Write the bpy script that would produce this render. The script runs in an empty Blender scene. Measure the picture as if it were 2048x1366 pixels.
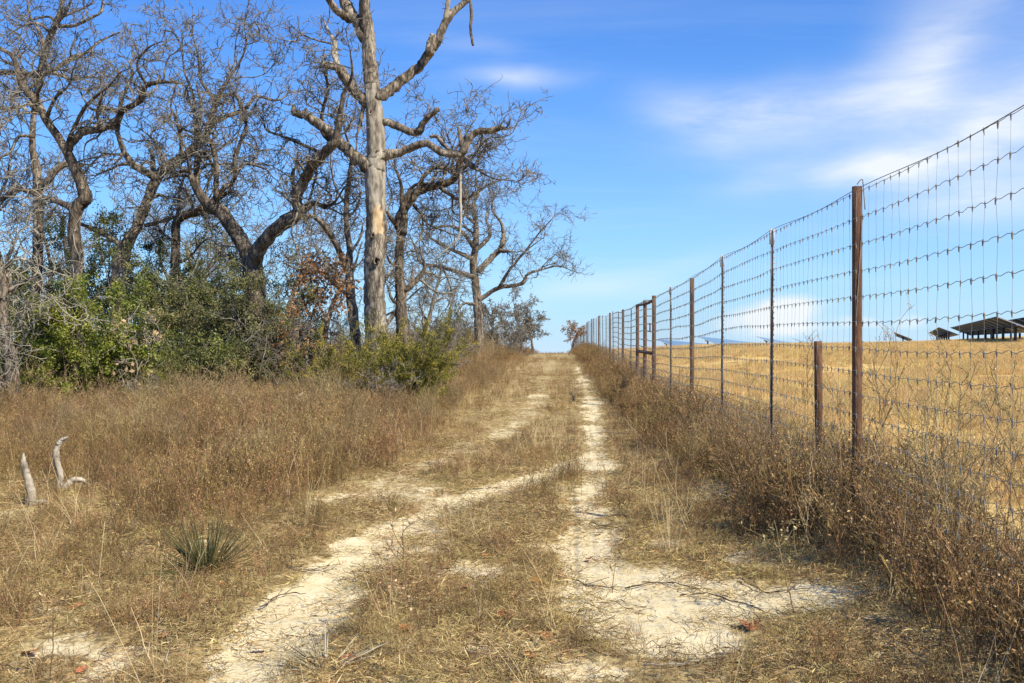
import bpy, math, random
import numpy as np
from mathutils import Vector
R = math.radians
SC = bpy.context.scene
COL = SC.collection

# ------------------------------------------------------------------ camera
F = 2048.0            # focal length in photograph pixels
HY = 700.0            # row of the level horizon
EYE = 1.5
cd = bpy.data.cameras.new('camera'); cam = bpy.data.objects.new('camera', cd); COL.objects.link(cam)
cam.location = (0, 0, EYE); cam.rotation_euler = (R(90), 0, 0)
cd.sensor_width = 36.0; cd.lens = 36.0; cd.shift_y = (HY - 683.0) / 2048.0
cd.clip_start = 0.05; cd.clip_end = 3000
SC.camera = cam

# ------------------------------------------------------------------ sun, sky
SUN_EL = R(45); SUN_AZ = math.atan2(0.68, -0.64)        # clockwise from +Y; right of and a little behind the camera
sd = bpy.data.lights.new('sun', 'SUN'); sd.energy = 5.0; sd.angle = R(0.5); sd.color = (1.0, 0.905, 0.70)
sun = bpy.data.objects.new('sun', sd); COL.objects.link(sun)
tos = Vector((math.sin(SUN_AZ) * math.cos(SUN_EL), math.cos(SUN_AZ) * math.cos(SUN_EL), math.sin(SUN_EL)))
sun.rotation_euler = tos.to_track_quat('Z', 'Y').to_euler(); sun.location = (20, -20, 30)

W = bpy.data.worlds.new('World'); SC.world = W; W.use_nodes = True
nt = W.node_tree; nt.nodes.clear()
def N(t, **k):
    n = nt.nodes.new(t)
    for a, v in k.items(): setattr(n, a, v)
    return n
def L(a, b): nt.links.new(a, b)
def M(op, a, b=None, c=None):
    n = N('ShaderNodeMath', operation=op)
    for i, v in enumerate((a, b, c)):
        if v is None: continue
        if isinstance(v, (int, float)): n.inputs[i].default_value = v
        else: L(v, n.inputs[i])
    return n.outputs[0]
sky = N('ShaderNodeTexSky', sky_type='NISHITA'); sky.sun_disc = False
sky.sun_elevation = SUN_EL; sky.sun_rotation = SUN_AZ
sky.air_density = 1.0; sky.dust_density = 0.2; sky.ozone_density = 2.2; sky.altitude = 100
hs = N('ShaderNodeHueSaturation'); hs.inputs['Hue'].default_value = 0.497; hs.inputs['Saturation'].default_value = 1.32; hs.inputs['Value'].default_value = 1.22
L(sky.outputs[0], hs.inputs['Color'])
tint = N('ShaderNodeMix', data_type='RGBA', blend_type='MULTIPLY'); tint.inputs['Factor'].default_value = 1.0; L(hs.outputs[0], tint.inputs['A']); tint.inputs['B'].default_value = (.21, .69, 1.18, 1)
tc = N('ShaderNodeTexCoord'); sx = N('ShaderNodeSeparateXYZ'); L(tc.outputs['Generated'], sx.inputs[0])
AZ = M('ARCTAN2', sx.outputs[0], sx.outputs[1]); EL = M('ARCSINE', sx.outputs[2])
# wisps: direction projected on a high layer, warped, stretched
ez = M('ADD', M('MAXIMUM', sx.outputs[2], 0.0), 0.12)
pu = M('DIVIDE', sx.outputs[0], ez); pv = M('DIVIDE', sx.outputs[1], ez)
cx = N('ShaderNodeCombineXYZ'); L(pu, cx.inputs[0]); L(pv, cx.inputs[1])
ca = N('ShaderNodeCombineXYZ'); L(AZ, ca.inputs[0]); L(EL, ca.inputs[1])
def noise(vec, scale, detail=4, rough=0.55, sc=None, rot=0.0, dist=0.0):
    mp = N('ShaderNodeMapping'); L(vec, mp.inputs[0]); mp.inputs['Rotation'].default_value = (0, 0, rot)
    if sc: mp.inputs['Scale'].default_value = sc
    n = N('ShaderNodeTexNoise'); n.inputs['Scale'].default_value = scale; n.inputs['Detail'].default_value = detail
    n.inputs['Roughness'].default_value = rough; n.inputs['Distortion'].default_value = dist
    L(mp.outputs[0], n.inputs['Vector']); return n
w1 = noise(ca.outputs[0], 5.0, 2, 0.5)
wv = N('ShaderNodeSeparateColor'); L(w1.outputs['Color'], wv.inputs[0])
AZw = M('ADD', AZ, M('MULTIPLY', M('SUBTRACT', wv.outputs[0], 0.5), 0.09))
ELw = M('ADD', EL, M('MULTIPLY', M('SUBTRACT', wv.outputs[1], 0.5), 0.07))
def blob(px, py, sxp, syp, rotdeg, amp, warp=True):
    a0 = math.atan2(px - 1024, F); e0 = math.atan2(HY - py, math.hypot(F, px - 1024))
    da = M('SUBTRACT', AZw if warp else AZ, a0); de = M('SUBTRACT', ELw if warp else EL, e0)
    c, s = math.cos(R(rotdeg)), math.sin(R(rotdeg))
    u = M('ADD', M('MULTIPLY', da, c), M('MULTIPLY', de, s)); v = M('SUBTRACT', M('MULTIPLY', de, c), M('MULTIPLY', da, s))
    u = M('MULTIPLY', u, F / sxp); v = M('MULTIPLY', v, F / syp)
    q = M('ADD', M('MULTIPLY', u, u), M('MULTIPLY', v, v))
    return M('MULTIPLY', M('EXPONENT', M('MULTIPLY', q, -1.0)), amp)
def total(bl):
    t = bl[0]
    for b in bl[1:]: t = M('ADD', t, b)
    return t
cirrus = total([blob(1045, 152, 95, 24, 2, .5), blob(1420, 235, 110, 45, -14, .62), blob(1620, 232, 190, 52, 11, .62),
                blob(1850, 120, 110, 80, 55, .5), blob(1960, 50, 160, 50, 25, .22), blob(1900, 285, 230, 60, 12, .75),
                blob(1700, 345, 170, 30, 6, .5), blob(1960, 395, 160, 40, 4, .5), blob(2150, 200, 180, 120, 10, .4),
                blob(1180, 575, 170, 26, 6, .34), blob(1330, 520, 150, 22, 12, .18), blob(960, 80, 110, 22, 5, .14)])
st = noise(cx.outputs[0], 1.1, 6, 0.62, (0.45, 1.5, 1), R(-22), 0.6)
st2 = noise(ca.outputs[0], 11.0, 6, 0.6, (0.5, 2.2, 1), R(14), 0.4)
cirrus = M('MULTIPLY', cirrus, M('MAXIMUM', M('ADD', -0.28, M('MULTIPLY', st2.outputs[0], 2.3)), 0.12))
veil = M('MULTIPLY', M('MAXIMUM', M('SUBTRACT', st.outputs[0], 0.52), 0.0), 0.9)     # thin streaks all round the sky
puff = total([blob(1580, 612, 72, 26, 4, 1.7), blob(1540, 645, 100, 30, 0, 1.4), blob(1750, 668, 50, 15, 0, .75),
              blob(1835, 656, 22, 16, 0, .95), blob(1620, 665, 70, 14, 0, .5)])
pn = noise(ca.outputs[0], 26, 6, 0.6)
puff = M('MULTIPLY', M('MAXIMUM', M('SUBTRACT', M('MULTIPLY', puff, M('ADD', -.15, M('MULTIPLY', pn.outputs[0], 1.9))), 0.22), 0.0), 1.25)
cl = M('MINIMUM', M('ADD', M('ADD', cirrus, M('MULTIPLY', veil, .55)), puff), 0.93)
low = M('MULTIPLY', M('EXPONENT', M('MULTIPLY', M('MAXIMUM', EL, 0.0), -6.2)), .95)          # pale air towards the horizon
mixh = N('ShaderNodeMix', data_type='RGBA'); L(low, mixh.inputs['Factor']); L(tint.outputs['Result'], mixh.inputs['A']); mixh.inputs['B'].default_value = (4.5, 6.0, 7.7, 1)
mixc = N('ShaderNodeMix', data_type='RGBA'); L(cl, mixc.inputs['Factor']); L(mixh.outputs['Result'], mixc.inputs['A'])
mixc.inputs['B'].default_value = (6.9, 7.25, 7.6, 1)
bg = N('ShaderNodeBackground'); bg.inputs['Strength'].default_value = 0.1; L(mixc.outputs['Result'], bg.inputs['Color'])
out = N('ShaderNodeOutputWorld'); L(bg.outputs[0], out.inputs[0])
W.cycles.sampling_method = 'MANUAL'; W.cycles.sample_map_resolution = 512

SC.view_settings.view_transform = 'Standard'; SC.view_settings.look = 'None'
SC.view_settings.gamma = 1.0; SC.view_settings.use_curve_mapping = False; SC.view_settings.exposure = 0.45
SC.render.engine = 'CYCLES'
SC.cycles.max_bounces = 4; SC.cycles.diffuse_bounces = 2; SC.cycles.transparent_max_bounces = 4

# ------------------------------------------------------------------ terrain function
def sm(a, b, x):
    t = np.clip((x - a) / (b - a), 0, 1); return t * t * (3 - 2 * t)
PY = np.array([-400, -60, -10, 0, 5, 10, 16, 23, 28, 34, 43, 52, 61, 75, 99, 125, 153, 200, 300, 600, 1500.])
PZ = np.array([-3., -.4, 0, 0, .04, .13, .16, .2, .27, .37, .54, .75, .95, 1.12, 1.19, 1.06, .8, 0, -4, -22, -60])
LAT = np.random.default_rng(5).random((64, 64))
def vnoise(x, y, s, o=0):
    x = np.asarray(x, float) / s + 17.3 + o * 7.7; y = np.asarray(y, float) / s + 5.1 + o * 3.3
    xi = np.floor(x).astype(int); yi = np.floor(y).astype(int); fx_ = x - xi; fy_ = y - yi
    fx_ = fx_ * fx_ * (3 - 2 * fx_); fy_ = fy_ * fy_ * (3 - 2 * fy_)
    g = lambda a, b: LAT[a % 64, b % 64]
    return (g(xi, yi) * (1 - fx_) + g(xi + 1, yi) * fx_) * (1 - fy_) + (g(xi, yi + 1) * (1 - fx_) + g(xi + 1, yi + 1) * fx_) * fy_
def fx(y): return 2.088 + .0469 * np.asarray(y, float)
def ground0(x, y):
    x = np.asarray(x, float); y = np.asarray(y, float)
    z = np.interp(y, PY, PZ)
    z = (z + np.interp(y - 2.5, PY, PZ) + np.interp(y + 2.5, PY, PZ)) / 3
    u = np.maximum(x - fx(y) - .6, 0)
    lat = .78 * (1 - np.exp(-u / 7)) * sm(6, 62, y) + .03 * np.maximum(u - 24, 0) * np.clip(y / 100, 0, 1.6)
    z = z + lat * sm(420, 200, y)
    z = z + (vnoise(x, y, 2.3) - .5) * .07 * sm(0, 4, np.abs(y)) + (vnoise(x, y, 7., 1) - .5) * .12 * sm(6, 20, y)
    z = z + .085 * np.exp(-((x - fx(y)) / 1.1) ** 2) * sm(22, 13, y)          # low bank under the fence
    return z
def ray(px, py, dmax=120):
    d = np.concatenate([np.arange(2, 30, .05), np.arange(30, dmax, .2)])
    x = (px - 1024) / F * d; z = EYE - (py - HY) / F * d
    k = np.argmax(z < ground0(x, d))
    if not (z < ground0(x, d)).any(): k = len(d) - 1
    return np.array([x[k], d[k]])
def P(px, py, d): return np.array([(px - 1024) / F * d, d, EYE - (py - HY) / F * d])

TRACKS = [  # pixel row, half width m, strength
    ([(380, 1420), (470, 1366), (600, 1220), (720, 1110), (830, 1035), (960, 985), (1060, 955), (1150, 935), (1192, 905)], .175, 1.0),
    ([(1330, 1300), (1215, 1190), (1180, 1100), (1178, 1020), (1190, 960), (1195, 900), (1188, 850), (1178, 800), (1168, 765), (1155, 735)], .155, .8),
    ([(740, 985), (870, 925), (960, 892), (1030, 850), (1070, 800), (1086, 765), (1097, 738), (1106, 722)], .24, .5)]
TR = [(np.array([ray(*p) for p in t]), w, s) for t, w, s in TRACKS]
PATCH = [(1290, 1200, .50, .75, 1.0), (1420, 1195, .5, .5, 1.0), (1340, 1275, .36, .35, .9), (1250, 1250, .3, .4, .8), (1580, 1190, .5, .34, .85), (1680, 1185, .3, .2, .6), (1215, 1150, .3, .4, .85),
         (1075, 792, .35, 1.6, .8), (1170, 1020, .3, .5, .75), (820, 985, .6, .7, .55), (960, 890, .6, .8, .5), (640, 1010, .4, .4, .34),
         (1190, 920, .28, .8, .95), (330, 1120, .25, .3, .25), (250, 1090, .3, .2, .3), (1150, 1340, .3, .2, .6), (1290, 1300, .3, .15, .55)]
PT = [(ray(a, b), rx, ry, s) for a, b, rx, ry, s in PATCH]
def pdist(x, y, pl):
    best = np.full(x.shape, 1e9)
    for a, b in zip(pl[:-1], pl[1:]):
        ab = b - a; t = np.clip(((x - a[0]) * ab[0] + (y - a[1]) * ab[1]) / (ab @ ab + 1e-9), 0, 1)
        best = np.minimum(best, np.hypot(x - a[0] - t * ab[0], y - a[1] - t * ab[1]))
    return best
def sand(x, y):
    x = np.asarray(x, float); y = np.asarray(y, float)
    s = np.zeros(x.shape)
    wob = (vnoise(x, y, .16, 5) - .5) * .16 + (vnoise(x, y, .35, 2) - .5) * .24 + (vnoise(x, y, 1.1, 3) - .5) * .25
    for pl, w, k in TR:
        dd = pdist(x, y, pl) + wob * .8
        dd = dd + (vnoise(x, y, .5, 19) - .5) * .5 * sm(13, 24, y)
        s = np.maximum(s, k * (1 - .2 * sm(18, 34, y)) * sm(w * 1.9, w * .55, dd))
    for c, rx, ry, k in PT:
        q = np.hypot((x - c[0]) / rx, (y - c[1]) / ry) + wob * 1.2
        s = np.maximum(s, k * sm(1.45, .55, q))
    spk = .62 * sm(.60, .78, vnoise(x, y, .42, 33) * .7 + vnoise(x, y, .13, 34) * .3) * sm(17, 9, y) * sm(1.0, -.4, x - fx(y) + .6)      # bare spots between the tufts
    return np.maximum(s, spk)
def ground(x, y):
    x = np.asarray(x, float); y = np.asarray(y, float)
    near = sm(40, 20, y)
    return ground0(x, y) - .035 * sand(x, y) * near + (vnoise(x, y, .25, 4) - .5) * .03 * near

# ------------------------------------------------------------------ mesh helpers
def mesh(name, V, Fs, mat=None, smooth=True):
    if not isinstance(Fs, list): Fs = [Fs]
    Fs = [np.asarray(f, np.int32) for f in Fs if len(f)]
    me = bpy.data.meshes.new(name); V = np.asarray(V, np.float32)
    me.vertices.add(len(V)); me.vertices.foreach_set('co', V.ravel())
    lv = np.concatenate([f.ravel() for f in Fs]); cnt = np.concatenate([np.full(len(f), f.shape[1], np.int32) for f in Fs])
    me.loops.add(len(lv)); me.loops.foreach_set('vertex_index', lv)
    me.polygons.add(len(cnt)); me.polygons.foreach_set('loop_start', np.concatenate([[0], np.cumsum(cnt)[:-1]]).astype(np.int32))
    me.polygons.foreach_set('use_smooth', np.full(len(cnt), smooth))
    me.update(calc_edges=True)
    if mat: me.materials.append(mat)
    return me
def obj(name, V, Fs, mat, parent=None, smooth=True, kind=None):
    V = np.asarray(V, float)
    q = parent
    while q is not None: V = V - np.array(q.location); q = q.parent
    o = bpy.data.objects.new(name, mesh(name, V, Fs, mat, smooth)); COL.objects.link(o)
    if parent is not None: o.parent = parent
    if kind: o['kind'] = kind
    return o
def tag(o, label, cat, group=None, kind=None):
    o['label'] = label; o['category'] = cat
    if group: o['group'] = group
    if kind: o['kind'] = kind
    return o
def thing(name, loc, label, cat, group=None):
    e = bpy.data.objects.new(name, None); COL.objects.link(e); e.location = [float(v) for v in loc]; e.empty_display_size = .1
    return tag(e, label, cat, group)
def nrm(v): return v / np.maximum(np.linalg.norm(v, axis=-1, keepdims=True), 1e-9)
def tubes(pts, rad, sides, cap=False):
    """pts (M,N,3), rad (M,N) -> verts, faces"""
    pts = np.asarray(pts, float); rad = np.asarray(rad, float); Mn, Nn, _ = pts.shape
    t = nrm(np.gradient(pts, axis=1))
    ax = np.argmin(np.abs(t.mean(1)), axis=1); ref = np.eye(3)[ax][:, None, :]
    u = nrm(np.cross(t, np.broadcast_to(ref, t.shape)))
    for k in range(1, Nn):            # carry the frame along
        w = u[:, k - 1] - (u[:, k - 1] * t[:, k]).sum(-1, keepdims=True) * t[:, k]; u[:, k] = nrm(w)
    v = np.cross(t, u)
    a = np.arange(sides) * 2 * math.pi / sides
    ring = pts[:, :, None, :] + rad[:, :, None, None] * (np.cos(a)[None, None, :, None] * u[:, :, None, :] + np.sin(a)[None, None, :, None] * v[:, :, None, :])
    V = ring.reshape(-1, 3)
    b = (np.arange(Mn) * Nn * sides)[:, None, None]; r = (np.arange(Nn - 1) * sides)[None, :, None]; s = np.arange(sides)[None, None, :]; s2 = (s + 1) % sides
    q = np.stack([b + r + s, b + r + s2, b + r + sides + s2, b + r + sides + s], -1).reshape(-1, 4)
    fs = [q]
    if cap:
        e = (np.arange(Mn) * Nn * sides)[:, None] + (Nn - 1) * sides + np.arange(sides)[None, :]; fs.append(e)
        fs.append((np.arange(Mn) * Nn * sides)[:, None] + np.arange(sides)[None, ::-1])
    return V, fs
class MB:
    def __init__(s): s.V = []; s.F = {}; s.n = 0
    def add(s, V, Fs):
        if not isinstance(Fs, list): Fs = [Fs]
        for f in Fs:
            f = np.asarray(f)
            if len(f): s.F.setdefault(f.shape[1], []).append(f + s.n)
        s.V.append(np.asarray(V, float)); s.n += len(V)
    def tube(s, pts, rad, sides=6, cap=True):
        pts = np.asarray(pts, float)
        if pts.ndim == 2: pts = pts[None]
        rad = np.broadcast_to(np.asarray(rad, float), pts.shape[:2]); s.add(*tubes(pts, rad, sides, cap))
    def box(s, c, ux, uy, uz):
        c, ux, uy, uz = (np.asarray(k, float) for k in (c, ux, uy, uz))
        V = [c + a * ux + b * uy + d * uz for d in (-1, 1) for b in (-1, 1) for a in (-1, 1)]
        s.add(V, np.array([[0, 2, 3, 1], [4, 5, 7, 6], [0, 1, 5, 4], [2, 6, 7, 3], [0, 4, 6, 2], [1, 3, 7, 5]]))
    def get(s): return np.concatenate(s.V), [np.concatenate(f) for f in s.F.values()]
    def build(s, name, mat, parent=None, smooth=True, kind=None): V, f = s.get(); return obj(name, V, f, mat, parent, smooth, kind)
def catmull(p, n):
    p = np.asarray(p, float); k = len(p)
    if k == 2: return p[0] + (p[1] - p[0]) * np.linspace(0, 1, n)[:, None]
    e = np.vstack([2 * p[0] - p[1], p, 2 * p[-1] - p[-2]])
    s = np.linspace(0, k - 1 - 1e-6, n); i = s.astype(int); t = (s - i)[:, None]
    a, b, c, d = e[i], e[i + 1], e[i + 2], e[i + 3]
    return .5 * (2 * b + (c - a) * t + (2 * a - 5 * b + 4 * c - d) * t ** 2 + (3 * b - a - 3 * c + d) * t ** 3)
def grow(rng, st, dr, ln, nseg, wig, up=0.0, out=None):
    p = [st]; d = nrm(dr); kink = np.zeros_like(d)
    for k in range(nseg):
        kink = .45 * kink + rng.normal(0, wig, d.shape)
        d = d + kink; d[:, 2] += up; d = nrm(d)
        p.append(p[-1] + d * (ln / nseg)[:, None])
    return np.stack(p, 1)
def spawn(rng, pts, rad, k, t0, t1, a0, a1):
    Mn, Nn, _ = pts.shape; idx = np.repeat(np.arange(Mn), k)
    t = rng.uniform(t0, t1, len(idx)) * (Nn - 1); i = np.minimum(t.astype(int), Nn - 2); f = t - i
    A = pts[idx, i]; B = pts[idx, i + 1]; st = A + (B - A) * f[:, None]; tg = nrm(B - A)
    r = rad[idx, i] * (1 - f) + rad[idx, i + 1] * f
    q = nrm(np.cross(tg, rng.normal(size=tg.shape))); an = rng.uniform(a0, a1, len(idx))[:, None]
    return st, nrm(tg * np.cos(an) + q * np.sin(an)), r, idx

# ------------------------------------------------------------------ materials
def material(name, c1, c2, scale=6, rough=.85, stretch=(1, 1, 1), bump=0.0, bscale=None, rnd=0.0, c3=None, coord='Object', detail=5, metallic=0.0, trans=0.0, furrow=0.0, lo=.35, hi=.65, spec=.3):
    m = bpy.data.materials.new(name); m.use_nodes = True; t = m.node_tree; t.nodes.clear()
    n = lambda k: t.nodes.new(k); l = lambda a, b: t.links.new(a, b)
    o = n('ShaderNodeOutputMaterial'); b = n('ShaderNodeBsdfPrincipled'); b.inputs['Roughness'].default_value = rough; b.inputs['Metallic'].default_value = metallic
    b.inputs['Specular IOR Level'].default_value = spec
    tc = n('ShaderNodeTexCoord'); mp = n('ShaderNodeMapping'); mp.inputs['Scale'].default_value = stretch; l(tc.outputs[coord], mp.inputs[0])
    nz = n('ShaderNodeTexNoise'); nz.inputs['Scale'].default_value = scale; nz.inputs['Detail'].default_value = detail; nz.inputs['Roughness'].default_value = .65; l(mp.outputs[0], nz.inputs['Vector'])
    cr = n('ShaderNodeValToRGB'); cr.color_ramp.elements[0].position = lo; cr.color_ramp.elements[1].position = hi
    cr.color_ramp.elements[0].color = (*c1, 1); cr.color_ramp.elements[1].color = (*c2, 1)
    if c3: e = cr.color_ramp.elements.new((lo + hi) / 2); e.color = (*c3, 1)
    l(nz.outputs[0], cr.inputs[0]); colr = cr.outputs[0]
    if rnd:
        oi = n('ShaderNodeObjectInfo'); h = n('ShaderNodeHueSaturation')
        ma = n('ShaderNodeMapRange'); ma.inputs['To Min'].default_value = 1 - rnd; ma.inputs['To Max'].default_value = 1 + rnd; l(oi.outputs['Random'], ma.inputs[0]); l(ma.outputs[0], h.inputs['Value'])
        mb = n('ShaderNodeMath'); mb.operation = 'MULTIPLY'; mb.inputs[1].default_value = 7.31; l(oi.outputs['Random'], mb.inputs[0])
        mf = n('ShaderNodeMath'); mf.operation = 'FRACT'; l(mb.outputs[0], mf.inputs[0])
        mc = n('ShaderNodeMapRange'); mc.inputs['To Min'].default_value = .5 - .022; mc.inputs['To Max'].default_value = .5 + .022; l(mf.outputs[0], mc.inputs[0]); l(mc.outputs[0], h.inputs['Hue'])
        l(colr, h.inputs['Color']); colr = h.outputs[0]
    if furrow:      # dark cracks between plates of bark
        mq = n('ShaderNodeMapping'); mq.inputs['Scale'].default_value = (1, 1, .28); l(tc.outputs[coord], mq.inputs[0])
        vo = n('ShaderNodeTexVoronoi'); vo.feature = 'DISTANCE_TO_EDGE'; vo.inputs['Scale'].default_value = furrow
        nd = n('ShaderNodeTexNoise'); nd.inputs['Scale'].default_value = 6; nd.inputs['Detail'].default_value = 4; l(mq.outputs[0], nd.inputs['Vector'])
        vm = n('ShaderNodeVectorMath'); vm.operation = 'MULTIPLY_ADD'; vm.inputs[1].default_value = (.25, .25, .25); l(nd.outputs['Color'], vm.inputs[0]); l(mq.outputs[0], vm.inputs[2]); l(vm.outputs[0], vo.inputs['Vector'])
        fr = n('ShaderNodeMapRange'); fr.inputs[1].default_value = .0; fr.inputs[2].default_value = .16; fr.inputs[3].default_value = .28; fr.inputs[4].default_value = 1.12; l(vo.outputs['Distance'], fr.inputs[0])
        mm = n('ShaderNodeMix'); mm.data_type = 'RGBA'; mm.blend_type = 'MULTIPLY'; mm.inputs['Factor'].default_value = 1; l(colr, mm.inputs['A']); l(fr.outputs[0], mm.inputs['B']); colr = mm.outputs['Result']
    l(colr, b.inputs['Base Color'])
    if bump:
        n2 = n('ShaderNodeTexNoise'); n2.inputs['Scale'].default_value = bscale or scale * 3; n2.inputs['Detail'].default_value = 6; l(mp.outputs[0], n2.inputs['Vector'])
        bp = n('ShaderNodeBump'); bp.inputs['Strength'].default_value = bump; bp.inputs['Distance'].default_value = .03; l(n2.outputs[0], bp.inputs['Height']); l(bp.outputs[0], b.inputs['Normal'])
    if trans:
        tr = n('ShaderNodeBsdfTranslucent'); l(colr, tr.inputs[0]); mx = n('ShaderNodeMixShader'); mx.inputs[0].default_value = trans
        l(b.outputs[0], mx.inputs[1]); l(tr.outputs[0], mx.inputs[2]); l(mx.outputs[0], o.inputs[0])
    else: l(b.outputs[0], o.inputs[0])
    return m
MT = {}
MT['bark'] = material('oak_bark', (.07, .054, .04), (.36, .30, .225), 5, .95, (1, 1, .35), .9, 14, c3=(.20, .162, .12), furrow=11)
MT['bark_dark'] = material('dark_oak_bark', (.045, .034, .025), (.26, .21, .15), 5, .95, (1, 1, .35), .9, 14, c3=(.13, .102, .074), furrow=11)
MT['twig'] = material('grey_twig_bark', (.05, .043, .033), (.33, .295, .235), 5, .95)
MT['twig_pale'] = material('pale_dead_twig', (.20, .175, .135), (.46, .41, .32), 3, .95)
MT['bleach'] = material('bleached_wood', (.22, .18, .13), (.56, .49, .38), 9, .9, (1, 1, .4), .5, 30)
MT['evergreen'] = material('evergreen_leaf', (.045, .058, .013), (.29, .29, .06), 1.7, .5, rnd=0, c3=(.13, .145, .032), trans=.25, spec=.45)
MT['evergreen_b'] = material('bright_evergreen_leaf', (.075, .10, .014), (.44, .43, .07), 1.7, .45, c3=(.215, .245, .036), trans=.25, spec=.5)
MT['evergreen_g'] = material('grey_green_leaf', (.08, .085, .03), (.36, .33, .14), 1.7, .6, c3=(.18, .178, .066), trans=.2)
MT['juniper'] = material('juniper_needle', (.06, .068, .012), (.50, .40, .055), 2.4, .7, c3=(.20, .185, .03), trans=.2, lo=.3, hi=.68)
MT['brownleaf'] = material('dead_oak_leaf', (.24, .10, .035), (.62, .36, .16), 5, .7, c3=(.44, .22, .085), trans=.25)
MT['tanleaf'] = material('tan_oak_leaf', (.36, .22, .11), (.72, .52, .32), 5, .7, c3=(.54, .36, .2), trans=.25)
MT['fallen'] = material('fallen_leaf', (.25, .09, .025), (.55, .27, .10), 8, .7, rnd=.25, c3=(.42, .17, .055))
MT['weed'] = material('dry_weed', (.085, .048, .02), (.42, .27, .11), 5, .9, rnd=.5, c3=(.215, .13, .052))
MT['fleck'] = material('dry_weed_tip', (.23, .146, .06), (.70, .52, .27), 30, .9, rnd=.45, c3=(.39, .257, .107), trans=.2)
MT['brush'] = material('dry_brush_stem', (.125, .086, .038), (.46, .345, .175), 6, .9, rnd=.4, c3=(.26, .182, .084))
MT['brushfleck'] = material('dry_brush_leaf', (.22, .158, .075), (.66, .52, .30), 30, .9, rnd=.4, c3=(.37, .272, .135), trans=.15)
MT['straw'] = material('dry_straw', (.28, .195, .07), (.74, .59, .28), 12, .85, rnd=.4, c3=(.48, .358, .145), trans=.2)
MT['litter'] = material('straw_litter', (.17, .118, .048), (.62, .48, .235), 14, .9, rnd=.45, c3=(.35, .255, .11))
MT['gold'] = material('golden_field_grass', (.42, .285, .105), (.88, .68, .32), 3, .85, rnd=.4, c3=(.68, .485, .20), trans=.25)
MT['rust'] = material('rusted_pipe', (.05, .026, .015), (.21, .108, .055), 14, .85, (1, 1, .3), .35, 60, c3=(.125, .060, .031), lo=.3, hi=.7)
MT['rust_dark'] = material('dark_rusted_pipe', (.05, .028, .02), (.16, .085, .05), 14, .85, (1, 1, .3), .35, 60)
MT['tpost'] = material('weathered_post_steel', (.15, .127, .095), (.44, .38, .29), 10, .7, (1, 1, .25), .2, 60, c3=(.13, .10, .075))
MT['tpost_tip'] = material('galvanised_tip', (.42, .40, .36), (.62, .6, .56), 10, .6)
MT['wire'] = material('galvanised_wire', (.16, .15, .13), (.29, .275, .24), 20, .6)
MT['cell'] = material('panel_glass', (.012, .018, .035), (.02, .03, .055), 3, .12, spec=.8)
MT['cellback'] = material('panel_backsheet', (.10, .095, .085), (.15, .14, .125), 3, .7)
MT['frame'] = material('panel_frame', (.55, .56, .58), (.68, .69, .7), 3, .4, metallic=.6)
MT['pile'] = material('steel_pile', (.05, .055, .065), (.10, .105, .115), 3, .5, metallic=.4)
MT['yucca'] = material('yucca_leaf', (.04, .042, .014), (.20, .175, .06), 9, .6, c3=(.09, .09, .03), trans=.1)
MT['yuccadry'] = material('dry_yucca_leaf', (.20, .165, .10), (.50, .44, .31), 9, .8, c3=(.33, .28, .18))
MT['stalk'] = material('pale_straw_stalk', (.45, .33, .16), (.68, .54, .32), 9, .85)
MT['hole'] = material('dark_hollow', (.02, .014, .01), (.05, .034, .022), 9, 1)  # near black brown colour for the inside of the knot holes

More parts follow.
